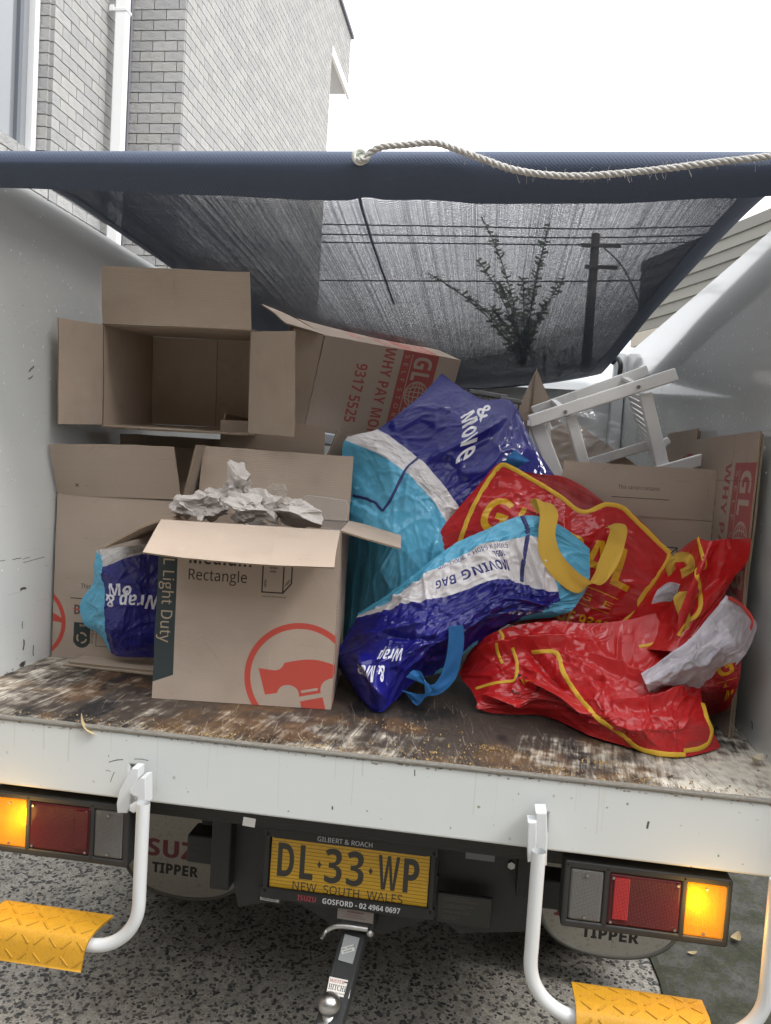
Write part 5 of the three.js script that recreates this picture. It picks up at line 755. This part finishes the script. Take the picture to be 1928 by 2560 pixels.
// tall blue bag at the back
{
  const b = thing('moving_bag', 'upright navy and light blue moving bag with white band beside the front carton', 'bag', [0, 0, 0], 'blue moving bags');
  const net = rows([
    [[955, 806], [1000, 838], [1045, 862], [1108, 868], [1155, 960], [1205, 1035]],
    [[893, 868], [955, 890], [1015, 915], [1075, 945], [1130, 1015], [1170, 1085]],
    [[815, 925], [872, 958], [925, 1003], [968, 1055], [1003, 1110], [1040, 1170]],
    [[745, 950], [820, 982], [885, 1025], [935, 1075], [975, 1140], [1010, 1200]],
    [[738, 1040], [790, 1065], [850, 1112], [905, 1170], [950, 1230], [990, 1280]],
    [[732, 1180], [765, 1195], [810, 1235], [860, 1290], [910, 1330], [970, 1350]],
    [[728, 1400], [750, 1410], [790, 1420], [840, 1425], [900, 1425], [960, 1420]]], [[-0.84, -0.84, -0.84, -0.84, -0.8, -0.76], [-0.78, -0.74, -0.72, -0.72, -0.72, -0.72], [-0.74, -0.68, -0.64, -0.63, -0.64, -0.67], [-0.74, -0.67, -0.61, -0.6, -0.61, -0.65], [-0.72, -0.64, -0.58, -0.57, -0.59, -0.63], [-0.7, -0.63, -0.57, -0.56, -0.58, -0.62], [-0.7, -0.64, -0.62, -0.62, -0.62, -0.62]]);
  const sk = skin(net, { n: 170, thick: 0.12, amp: 0.046, cell: 7.5, seed: 5, rough: 0.75, folds: [[0.35, 0.35, 0.1, 0.3, 0.05, 0.012], [0.6, 0.08, -0.25, 0.25, 0.04, 0.016]] });
  const mat = bagMat(1400, 1600, (x, W, H) => {
    x.fillStyle = NAVY; x.fillRect(0, 0, W, H * 0.34); x.fillStyle = WHITE; x.fillRect(0, H * 2 / 6, W, H / 6); x.fillStyle = SKY; x.fillRect(0, H * 0.5, W, H * 0.5);
    x.fillStyle = '#e4e2e6'; x.save(); x.translate(W * 0.36, H * 0.075); x.rotate(0.62); x.font = `bold ${W * 0.12}px sans-serif`; x.fillText('& ', W * 0.02, -H * 0.0); fitText(x, 'Move', 0, H * 0.082, W * 0.27, `bold ${W * 0.12}px sans-serif`); x.restore();
  });
  part('bag_body', sk.g, mat, b);
  const z5 = (l) => l.map(([a, c]) => zv(a, c, 560, 720, 2.136));
  tape(sk, z5([[1040, 905], [1010, 930], [975, 965], [930, 1050], [890, 1130], [850, 1190]]), 0.009, b, tapeM.navy, 'seam'); tape(sk, z5([[690, 1110], [720, 1115], [770, 1128], [810, 1150], [850, 1190]]), 0.008, b, tapeM.navy, 'seam');
  strap([[1095, 1015, -0.68, 18, 0], [1118, 992, -0.67, 20, 6], [1130, 985, -0.69, 18, 14]], b, strapM.blue);
}
// blue bag behind the front carton, on the left
{
  const b = thing('moving_bag', 'crushed navy moving bag wedged between the left and front cartons', 'bag', [0, 0, 0], 'blue moving bags');
  const net = rows([[[207, 1188], [224, 1186], [285, 1178], [350, 1172]], [[205, 1208], [219, 1222], [282, 1200], [350, 1190]], [[201, 1258], [221, 1262], [286, 1255], [350, 1250]], [[172, 1302], [224, 1316], [286, 1310], [350, 1305]], [[180, 1350], [229, 1370], [290, 1376], [350, 1370]], [[214, 1366], [241, 1414], [292, 1421], [350, 1422]]],
    [[-0.42, -0.4, -0.38, -0.4], [-0.42, -0.38, -0.36, -0.4], [-0.43, -0.385, -0.37, -0.41], [-0.44, -0.39, -0.38, -0.42], [-0.45, -0.41, -0.4, -0.43], [-0.47, -0.45, -0.44, -0.46]]);
  const sk = skin(net, { n: 120, thick: 0.045, amp: 0.032, cell: 12, seed: 23 });
  part('bag_body', sk.g, bagMat(800, 1100, (x, W, H) => {
    x.fillStyle = NAVY; x.fillRect(0, 0, W, H); x.fillStyle = '#b9b4b2'; x.fillRect(0, 0, W, H * 0.21); x.fillStyle = SKY; x.fillRect(0, H * 0.08, W * 0.3, H);
    x.fillStyle = '#e2e2ea'; x.save(); x.translate(W * 0.98, H * 0.545); x.rotate(Math.PI + 0.12); x.font = `bold ${W * 0.19}px sans-serif`; x.fillText('Wrap &', 0, 0); x.restore(); x.save(); x.translate(W * 0.36, H * 0.5); x.rotate(0.1); x.font = `bold ${W * 0.19}px sans-serif`; x.fillText('Mo', 0, 0); x.restore();
  }), b);
}
// red storage bag standing at the back
let redB;
{
  const b = thing('storage_bag', 'red storage bag with yellow piping standing behind the blue moving bag', 'bag', [0, 0, 0], 'red storage bags');
  const net = rows([
    [[1068, 1006], [1086, 1001], [1150, 1035], [1215, 1074], [1262, 1106], [1340, 1090], [1452, 1193]],
    [[1005, 1078], [1042, 1062], [1120, 1088], [1190, 1125], [1255, 1160], [1335, 1175], [1437, 1238]],
    [[955, 1140], [1005, 1132], [1090, 1152], [1160, 1190], [1235, 1230], [1312, 1258], [1397, 1302]],
    [[912, 1218], [980, 1206], [1060, 1236], [1140, 1270], [1215, 1300], [1282, 1326], [1350, 1347]],
    [[895, 1320], [960, 1310], [1040, 1330], [1120, 1355], [1190, 1375], [1255, 1388], [1320, 1390]]],
    [[-0.62, -0.6, -0.6, -0.6, -0.6, -0.59, -0.58], [-0.61, -0.585, -0.57, -0.56, -0.565, -0.57, -0.57], [-0.6, -0.575, -0.555, -0.55, -0.555, -0.56, -0.57], [-0.6, -0.57, -0.55, -0.545, -0.55, -0.555, -0.57], [-0.59, -0.57, -0.56, -0.55, -0.55, -0.56, -0.57]]);
  const sk = skin(net, { n: 150, thick: 0.045, amp: 0.04, cell: 6.5, seed: 61, rough: 1, folds: [[0.55, 0.1, 0.1, 0.5, 0.05, 0.01], [0.75, 0.2, -0.1, 0.5, 0.05, -0.01]] }); redB = sk;
  part('bag_body', sk.g, bagMat(1500, 1000, (x, W, H) => {
    x.fillStyle = RED; x.fillRect(0, 0, W, H); x.fillStyle = YEL; const L = (t, c, y, w, h) => { x.save(); x.font = 'bold 100px sans-serif'; const m = x.measureText(t).width; x.translate(W * c / 6, H * y); x.scale(W * w / 6 / m, h * H / 72); x.fillText(t, 0, 0); x.restore(); };
    L('G', 1.25, 0.52, 0.75, 0.27); L('L', 2.05, 0.52, 0.5, 0.27); L('B', 3.6, 0.5, 0.62, 0.26); L('A', 4.25, 0.5, 0.7, 0.25); L('L', 5.0, 0.5, 0.5, 0.25);
    x.strokeStyle = '#c98a1e'; x.lineWidth = 6; for (const k of [1, 0.6, 0.2]) { x.beginPath(); x.ellipse(W * 3.1 / 6, H * 0.37, 90 * k, 120, 0, 0, 7); x.stroke(); x.beginPath(); x.ellipse(W * 3.1 / 6, H * 0.37, 90, 120 * k, 0, 0, 7); x.stroke(); }
    x.fillStyle = YEL; x.fillRect(W * 0.22, H * 0.575, W * 0.68, 7); fitText(x, 'S  T  O  R  A  G  E', W * 0.24, H * 0.675, W * 0.66, `${H * 0.07}px sans-serif`); x.fillRect(W * 0.22, H * 0.71, W * 0.68, 5); fitText(x, 'SELF STORAGE 9317', W * 0.24, H * 0.86, W * 0.7, `bold ${H * 0.11}px sans-serif`);
  }), b);
  const back = skin(rows([[[1115, 1016], [1165, 1024], [1215, 1029], [1262, 1052], [1305, 1084]], [[1118, 1024], [1165, 1045], [1215, 1074], [1262, 1104], [1310, 1100]], [[1120, 1060], [1170, 1090], [1215, 1120], [1262, 1140], [1310, 1140]]], [-0.622, -0.618, -0.614]), { n: 60, thick: 0.01, amp: 0.012, cell: 9, seed: 64 });
  part('back_panel', back.g, bagMat(256, 256, (x) => { x.fillStyle = RED; x.fillRect(0, 0, 256, 256); }), b);
  const z1 = (l) => l.map(([a, c]) => zv(a, c, 1200, 860, 2.288));
  tape(sk, [[985, 1192], [1000, 1150], [1018, 1105], [1045, 1055], [1070, 1018], [1086, 1003], [1105, 1008], ...z1([[250, 722], [330, 770], [400, 825], [500, 890], [600, 952], [640, 938], [700, 917], [760, 920], [820, 938], [870, 985], [920, 1035], [1000, 1115], [1088, 1198]])], 0.0125, b, tapeM.yellow);
  tape(sk, z1([[1088, 1200], [1070, 1250], [1040, 1300], [990, 1370], [940, 1430], [915, 1465]]).concat([[1380, 1318], [1352, 1340], [1345, 1350]]), 0.0125, b, tapeM.yellow);
  strap([[1152, 1096, -0.545, 8, 14], [1172, 1083, -0.535, 16, 6], [1186, 1108, -0.525, 20, 0], [1182, 1150, -0.51, 18, 3], [1188, 1195, -0.5, 22, -4], [1218, 1238, -0.495, 16, -16], [1258, 1264, -0.5, 6, -17], [1290, 1254, -0.505, 8, 10], [1312, 1220, -0.515, 18, 8], [1330, 1175, -0.525, 20, 2], [1336, 1140, -0.53, 18, -2], [1318, 1136, -0.55, 14, -6]], b, strapM.yellow);
}
// blue moving bag lying in front
{
  const b = thing('moving_bag', 'navy moving bag with upside-down lettering on its white band, slumped on the floor', 'bag', [0, 0, 0], 'blue moving bags');
  const net = rows([
    [[772, 1326], [830, 1285], [900, 1234], [975, 1178], [1050, 1142], [1130, 1112], [1205, 1130], [1275, 1185]],
    [[772, 1329], [832, 1291], [905, 1246], [965, 1205], [1040, 1173], [1110, 1158], [1170, 1158], [1276, 1215]],
    [[768, 1334], [836, 1303], [905, 1292], [975, 1279], [1079, 1248], [1134, 1258], [1199, 1278], [1272, 1262]],
    [[746, 1378], [815, 1358], [890, 1348], [965, 1337], [1050, 1312], [1125, 1297], [1190, 1303], [1252, 1302]],
    [[724, 1420], [790, 1428], [870, 1424], [940, 1408], [1010, 1376], [1080, 1342], [1150, 1330], [1228, 1326]],
    [[738, 1452], [805, 1534], [850, 1520], [905, 1472], [960, 1452], [1030, 1396], [1110, 1347], [1190, 1336]]],
    [[-0.48, -0.48, -0.5, -0.52, -0.535, -0.545, -0.55, -0.56], [-0.47, -0.45, -0.455, -0.465, -0.48, -0.49, -0.505, -0.545], [-0.46, -0.42, -0.41, -0.42, -0.445, -0.46, -0.485, -0.525], [-0.46, -0.37, -0.36, -0.38, -0.415, -0.44, -0.465, -0.51], [-0.46, -0.34, -0.325, -0.36, -0.4, -0.43, -0.46, -0.5], [-0.5, -0.315, -0.34, -0.41, -0.46, -0.48, -0.49, -0.51]]);
  const sk = skin(net, { n: 180, thick: 0.07, amp: 0.06, cell: 8.5, seed: 37, rough: 1.25, folds: [[0.74, 0.2, 0.01, 0.35, 0.02, 0.014], [0.8, 0.25, 0.02, 0.3, 0.018, 0.016], [0.05, 0.62, 0.3, -0.02, 0.05, 0.022], [0.1, 0.75, 0.12, 0.2, 0.045, 0.03], [0.2, 0.78, -0.02, 0.2, 0.04, 0.022], [0.12, 0.6, 0.3, 0.14, 0.03, -0.014], [0.62, 0.55, 0.25, 0.1, 0.03, 0.014]] });
  const mat = bagMat(1800, 1200, (x, W, H) => {
    const c = 1 / 7, r = 1 / 5; x.fillStyle = NAVY; x.fillRect(0, 0, W, H); x.fillStyle = WHITE; x.fillRect(0, H * r, W, H * r); x.fillStyle = SKY; x.fillRect(0, 0, W, H * r); x.beginPath(); x.moveTo(W * 0.88, 0); x.lineTo(W * 0.865, H * 0.3); x.lineTo(W * 0.89, H * 0.5); x.lineTo(W * 0.87, H); x.lineTo(W, H); x.lineTo(W, 0); x.fill(); x.fillRect(W * 0.52, H * 0.965, W * 0.2, H * 0.04);
    x.fillStyle = '#20206a'; const up = (t, cx, y, w, f) => { x.save(); x.translate(W * cx, H * y); x.rotate(Math.PI); fitText(x, t, 0, 0, W * w, f); x.restore(); };
    up('MOVING BAG', 0.66, 0.3, 0.3, `bold ${H * 0.066}px sans-serif`); up('105L', 0.66, 0.255, 0.06, `bold ${H * 0.04}px sans-serif`); up('530W x 640H x 300D mm', 0.69, 0.213, 0.31, `${H * 0.042}px sans-serif`);
    x.fillStyle = '#dfe0ea'; up('Wrap', 0.28, 0.735, 0.105, `bold ${H * 0.1}px sans-serif`); up('& Move', 0.22, 0.82, 0.12, `bold ${H * 0.08}px sans-serif`); up('& Mo', 0.86, 0.76, 0.1, `bold ${H * 0.085}px sans-serif`); 
  });
  part('bag_body', sk.g, mat, b);
  const z8 = (l) => l.map(([a, c]) => zv(a, c, 820, 1240, 2.45));
  tape(sk, z8([[1188, 118], [1205, 155], [1225, 205], [1222, 260], [1210, 320], [1200, 380], [1192, 450], [1186, 525]]), 0.012, b, tapeM.navy, 'seam');
  strap([[985, 1352, -0.375, 16, -2], [986, 1385, -0.355, 17, 1], [980, 1425, -0.34, 16, 4], [968, 1462, -0.335, 14, 8], [945, 1488, -0.33, 6, 11], [925, 1492, -0.335, -5, 12]], b, strapM.blue);
  strap([[885, 1455, -0.33, 8, -8], [905, 1462, -0.32, 5, -10], [925, 1478, -0.315, -9, -8], [928, 1496, -0.315, -10, 4], [905, 1512, -0.325, -3, 12], [878, 1500, -0.335, 9, 9]], b, strapM.blue);
}
// heap of red bag in front, right
{
  const b = thing('storage_bag', 'glossy red storage bag collapsed over the tray edge, white lining showing', 'bag', [0, 0, 0], 'red storage bags');
  const net = rows([
    [[1000, 1432], [1040, 1378], [1110, 1350], [1195, 1340], [1280, 1345], [1360, 1335], [1445, 1315], [1535, 1305]],
    [[992, 1460], [1050, 1420], [1130, 1402], [1210, 1396], [1290, 1415], [1370, 1422], [1455, 1402], [1525, 1388]],
    [[1018, 1492], [1075, 1470], [1140, 1456], [1230, 1450], [1320, 1456], [1400, 1458], [1465, 1455], [1520, 1448]],
    [[1030, 1516], [1090, 1506], [1160, 1500], [1250, 1505], [1330, 1510], [1410, 1515], [1470, 1512], [1520, 1505]],
    [[1031, 1532], [1100, 1532], [1170, 1532], [1260, 1556], [1340, 1572], [1420, 1578], [1485, 1574], [1535, 1558]],
    [[1062, 1542], [1110, 1547], [1180, 1552], [1270, 1592], [1350, 1616], [1425, 1633], [1490, 1638], [1560, 1616]]],
    [[-0.54, -0.48, -0.47, -0.48, -0.5, -0.51, -0.5, -0.49], [-0.5, -0.43, -0.415, -0.405, -0.395, -0.385, -0.4, -0.43], [-0.43, -0.385, -0.36, -0.34, -0.32, -0.31, -0.33, -0.4], [-0.38, -0.35, -0.33, -0.27, -0.24, -0.23, -0.25, -0.33], [-0.37, -0.345, -0.335, -0.245, -0.195, -0.175, -0.18, -0.26], [-0.39, -0.38, -0.385, -0.275, -0.225, -0.195, -0.2, -0.285]]);
  const sk = skin(net, { n: 200, thick: 0.07, amp: 0.085, cell: 6, seed: 83, rough: 0.9, folds: [[0.05, 0.1, 0.5, 0.06, 0.05, 0.03], [0.25, 0.4, 0.2, 0.4, 0.05, 0.03], [0.5, 0.2, 0.3, 0.25, 0.05, 0.03], [0.05, 0.5, 0.18, 0.35, 0.06, 0.025], [0.55, 0.6, 0.35, -0.1, 0.06, 0.025], [0.3, 0.15, 0.1, 0.35, 0.04, -0.03]] });
  const redMat = (draw) => bagMat(1500, 1000, (x, W, H) => { x.fillStyle = '#c01f22'; x.fillRect(0, 0, W, H); draw?.(x, W, H); }, { roughness: 0.45, clearcoat: 0.85, clearcoatRoughness: 0.05 });
  part('bag_body', sk.g, redMat((x, W, H) => {
    x.fillStyle = '#1e1414'; const t = (s, cx, cy, r, f) => { x.save(); x.translate(W * cx, H * cy); x.rotate(r); x.font = `bold ${f}px sans-serif`; x.fillText(s, 0, 0); x.restore(); };
    t('17', 0.2, 0.36, 0.85, 96); t('list', 0.16, 0.5, 0.8, 62); t('Fr', 0.26, 0.56, 0.7, 110); t('Ga', 0.31, 0.68, 0.75, 84); t('smb', 0.3, 0.8, 0.6, 70); x.fillStyle = YEL; x.fillRect(W * 0.24, H * 0.4, 14, 60); x.fillRect(W * 0.255, H * 0.43, 50, 14);
  }), b);
  const up = skin(rows([[[1480, 1178], [1503, 1162], [1532, 1168], [1572, 1164], [1622, 1163]], [[1425, 1222], [1480, 1215], [1513, 1218], [1555, 1222], [1612, 1214]], [[1385, 1275], [1458, 1278], [1492, 1284], [1532, 1288], [1580, 1262]], [[1350, 1335], [1438, 1345], [1470, 1350], [1508, 1352], [1548, 1322]], [[1320, 1398], [1400, 1402], [1438, 1405], [1480, 1408], [1520, 1380]]], [[-0.56, -0.48, -0.44, -0.43, -0.42], [-0.6, -0.47, -0.41, -0.42, -0.42], [-0.6, -0.46, -0.4, -0.4, -0.41], [-0.58, -0.45, -0.39, -0.39, -0.41], [-0.52, -0.43, -0.37, -0.37, -0.4]]), { n: 110, thick: 0.05, amp: 0.04, cell: 8, seed: 91, rough: 0.6, folds: [[0.55, 0.05, -0.1, 0.8, 0.1, 0.022], [0.8, 0.1, -0.2, 0.7, 0.08, -0.018]] });
  part('gusset', up.g, redMat(), b);
  const lin1 = skin(rows([[[1385, 1455], [1440, 1415], [1495, 1372], [1535, 1325], [1568, 1285]], [[1395, 1478], [1455, 1448], [1520, 1412], [1572, 1368], [1604, 1310]], [[1410, 1512], [1475, 1502], [1548, 1472], [1606, 1418], [1636, 1352]]], [[-0.31, -0.33, -0.35, -0.365, -0.385], [-0.24, -0.262, -0.29, -0.315, -0.355], [-0.3, -0.33, -0.365, -0.39, -0.39]]), { n: 110, thick: 0.03, amp: 0.055, cell: 9, seed: 97, rough: 0.9 });
  part('lining', lin1.g, bagMat(256, 256, (x) => { x.fillStyle = '#d3cbd3'; x.fillRect(0, 0, 256, 256); }, { roughness: 0.45, clearcoat: 0.2 }), b, null, null, 'white inner lining turned out');
  tape(lin1, [[1575, 1291], [1595, 1298], [1612, 1318], [1628, 1342], [1622, 1358]], 0.011, b, std({ color: lin(0.55, 0.05, 0.035), roughness: 0.5, side: THREE.DoubleSide }), 'hem');
  const lin2 = skin(rows([[[1420, 1275], [1445, 1258], [1470, 1262]], [[1412, 1292], [1440, 1280], [1462, 1285]], [[1408, 1305], [1432, 1300], [1450, 1300]]], [-0.46, -0.455, -0.46]), { n: 30, thick: 0.01, amp: 0.01, cell: 14, seed: 99 });
  part('lining', lin2.g, bagMat(128, 128, (x) => { x.fillStyle = '#d3cbd8'; x.fillRect(0, 0, 128, 128); }, { roughness: 0.5, clearcoat: 0.2 }), b);
  const z9 = (l) => l.map(([a, c]) => zv(a, c, 1150, 1280, 2.1414));
  tape(sk, z9([[210, 628], [232, 680], [198, 697], [205, 760], [228, 815]]), 0.0085, b, tapeM.yellow); tape(sk, z9([[88, 945], [140, 930], [200, 915], [260, 908], [295, 903], [305, 860], [305, 800], [282, 728]]), 0.0085, b, tapeM.yellow);
  tape(sk, z9([[385, 755], [460, 746], [525, 760], [545, 830], [580, 905], [670, 1030], [760, 1120], [880, 1200], [950, 1262], [1020, 1285], [1100, 1298], [1205, 1300]]), 0.0115, b, tapeM.yellow);
  tape(sk, z9([[1195, 1282], [1270, 1270], [1325, 1245], [1348, 1180], [1345, 1100], [1335, 1050], [1310, 1022]]), 0.0105, b, tapeM.yellow);
  tape(up, z9([[1275, 132], [1295, 220], [1318, 298], [1268, 306], [1285, 400], [1282, 530], [1205, 605], [1172, 665]]), 0.0105, b, tapeM.yellow); tape(sk, z9([[1215, 705], [1180, 672], [1120, 680], [1040, 705], [960, 725]]), 0.008, b, tapeM.yellow);
  strap([[1452, 1238, -0.44, -8, 8], [1450, 1218, -0.425, -10, 2], [1465, 1204, -0.42, -2, -10], [1486, 1206, -0.42, 8, -8], [1492, 1226, -0.425, 9, 3], [1472, 1240, -0.435, 2, 10]], b, strapM.yellow);
  strap([[1478, 1278, -0.43, 10, 0], [1468, 1298, -0.415, 13, 4], [1478, 1325, -0.4, 13, -2], [1480, 1350, -0.4, 9, 2], [1474, 1378, -0.4, 6, 2]], b, strapM.yellow);
}
// corner of another red bag by the right side
{
  const b = thing('storage_bag', 'red storage bag with yellow letters squashed into the right corner', 'bag', [0, 0, 0], 'red storage bags');
  const sk = skin(rows([[[1478, 1440], [1535, 1418], [1596, 1396]], [[1482, 1475], [1545, 1466], [1600, 1446]], [[1490, 1510], [1545, 1500], [1592, 1486]], [[1500, 1552], [1540, 1545], [1572, 1532]]], [[-0.4, -0.37, -0.4], [-0.36, -0.345, -0.385], [-0.36, -0.36, -0.41], [-0.42, -0.44, -0.48]]), { n: 80, thick: 0.06, amp: 0.024, cell: 11, seed: 111 });
  part('bag_body', sk.g, bagMat(700, 800, (x, W, H) => { x.fillStyle = '#a51f26'; x.fillRect(0, 0, W, H); x.fillStyle = YEL; x.save(); x.translate(W * 0.55, H * 0.36); x.rotate(-0.2); x.font = `bold ${H * 0.36}px sans-serif`; x.fillText('G', 0, 0); x.restore(); x.fillRect(W * 0.5, H * 0.44, W * 0.4, 8); x.font = `bold ${H * 0.13}px sans-serif`; x.fillText('S', W * 0.62, H * 0.6); x.font = `bold ${H * 0.2}px sans-serif`; x.fillText('M', W * 0.68, H * 0.82); }), b);
  tape(sk, [[1500, 1440], [1508, 1458], [1520, 1470]], 0.008, b, tapeM.yellow);
}
// ---------------------------------------------------------------- white stool frame, loose cardboard and plastic
{
  const white = phy({ color: lin(0.82, 0.81, 0.8), roughness: 0.35, clearcoat: 0.4 }), s = thing('stool_frame', 'white slatted folding stool tipped over on the right-hand carton', 'stool');
  const bar = (name, a, b, z, w, dp, parent = s) => { const p = atZ(...a, z), q = atZ(...b, z), l = p.distanceTo(q), g = rbox(l, w, dp, Math.min(w, dp) * 0.22), o = part(name, g, white, parent, [(p.x + q.x) / 2, (p.y + q.y) / 2, z]); o.rotation.z = Math.atan2(q.y - p.y, q.x - p.x); return o; };
  const bolt = (u, v, z) => { const p = atZ(u, v, z + 0.012); part('bolt', new THREE.CylinderGeometry(0.0055, 0.006, 0.006, 16).rotateX(Math.PI / 2), M.screw, s, p.toArray()); };
  const zf = -0.84, zr = -1.1;
  bar('rail', [1143, 911], [1462, 808], zf, 0.038, 0.022); bar('leg', [1158, 914], [1204, 1034], zf - 0.023, 0.046, 0.022); bar('leg', [1232, 896], [1268, 1025], zf - 0.023, 0.034, 0.022); bar('leg', [1394, 850], [1436, 1026], zf - 0.023, 0.038, 0.022); bar('rail', [1385, 1030], [1521, 992], zf, 0.036, 0.022); bar('rail', [1232, 1012], [1400, 962], zf - 0.14, 0.03, 0.02);
  bar('rail', [1150, 890], [1400, 800], zr, 0.036, 0.022); bar('leg', [1165, 888], [1220, 1015], zr - 0.023, 0.034, 0.022); bar('rail', [1420, 965], [1446, 950], zr + 0.1, 0.022, 0.018);
  // cross pieces and slats between the two frames
  const link = (name, u, v, u2, v2, w, dp, za = zf - 0.01, zb = zr) => { const p = atZ(u, v, za), q = atZ(u2, v2, zb), l = p.distanceTo(q), g = rbox(w, dp, l, Math.min(w, dp) * 0.2), o = part(name, g, white, s); o.position.copy(p).lerp(q, 0.5); o.lookAt(q); return o; };
  link('crosspiece', 1388, 838, 1350, 818, 0.02, 0.012); link('crosspiece', 1226, 893, 1196, 866, 0.02, 0.012);
  for (let k = 0; k < 11; k++) { const t = k / 10; link('slat', lerp(1390, 1432, t), lerp(862, 1012, t), lerp(1357, 1394, t), lerp(848, 968, t), 0.009, 0.012, zf - 0.035, zr + 0.05); }
  bolt(1222, 890, zf); bolt(1380, 836, zf); bolt(1438, 1018, zf); part('foot_cap', rbox(0.012, 0.018, 0.02, 0.003, ...atZ(1143, 914, zf).toArray()), white, s);
}
{
  // loose triangular flap of cardboard and a folded piece behind the stool
  const g = (pts, z, dz, name, label, mat) => { const P = pts.map(([u, v]) => atZ(u, v, z)), o = P[0], geo = extrude(P.map((p) => [p.x - o.x, p.y - o.y]), 0.0045, 0.0006); const m = solo(name, geo, mat, label, 'cardboard'); m.position.copy(o); m.rotation.set(...dz); return m; };
  g([[1160, 797], [1186, 862], [1215, 915], [1150, 935], [1147, 900]], -1.14, [0, -0.1, 0], 'cardboard_piece', 'pointed cardboard offcut standing behind the stool', kraft[0]);
  g([[1160, 796], [1147, 905], [1140, 940], [1095, 930], [1118, 880]], -1.15, [0, 0.35, 0], 'cardboard_piece', 'cardboard offcut leaning away beside the tall blue bag top', kraft[1]);
  g([[1236, 905], [1290, 945], [1370, 1000], [1410, 1040], [1200, 1040], [1190, 930]], -0.99, [0, 0.05, 0], 'cardboard_piece', 'slanting cardboard sheet seen through the stool frame', kraft[0]);
  const film = phy({ color: lin(0.95, 0.95, 0.96), roughness: 0.1, transmission: 0.9, thickness: 0, side: THREE.DoubleSide });
  const pl = new THREE.PlaneGeometry(0.22, 0.24, 60, 60), p = pl.attributes.position; for (let i = 0; i < p.count; i++) { const x = p.getX(i), y = p.getY(i); p.setZ(i, 0.06 * crumple(x * 16, y * 16, 301) + 0.02 * Math.sin(x * 20)); } pl.computeVertexNormals();
  const f = solo('plastic_wrap', pl, film, 'crinkled clear plastic sheet caught inside the stool frame', 'plastic wrap'); f.position.copy(atZ(1255, 955, -0.94)); f.rotation.set(-0.2, 0.2, -0.5);
  // grey plastic rack behind the tall blue bag
  const c = atZ(1060, 862, -1.05), t = thing('plastic_rack', 'grey ribbed plastic rack behind the tall blue bag', 'rack', c.toArray()); t.rotation.z = -0.11;
  const gm = std({ color: lin(0.22, 0.22, 0.22), roughness: 0.5 });
  part('top_bar', rbox(0.125, 0.014, 0.06, 0.003, -0.01, 0.012, 0), gm, t); part('top_bar', rbox(0.07, 0.013, 0.05, 0.003, 0.066, 0.004, 0.012), gm, t);
  for (let k = 0; k < 9; k++) part('rib', rbox(0.005, 0.05, 0.05, 0.0015, -0.066 + k * 0.02, -0.018, 0), gm, t);
  part('lower_bar', rbox(0.17, 0.5, 0.04, 0.003, 0.005, -0.29, -0.01), gm, t);
  // blue-white plastic tray glimpsed under the tilted carton
  const b = atZ(700, 948, -0.98); const q = solo('storage_box', rbox(0.2, 0.04, 0.16, 0.008), std({ color: lin(0.55, 0.6, 0.68), roughness: 0.4 }), 'pale blue plastic storage box under the tilted carton', 'storage box'); q.position.set(b.x, b.y, b.z); q.rotation.z = -0.1;
}
renderer.render(scene, camera);
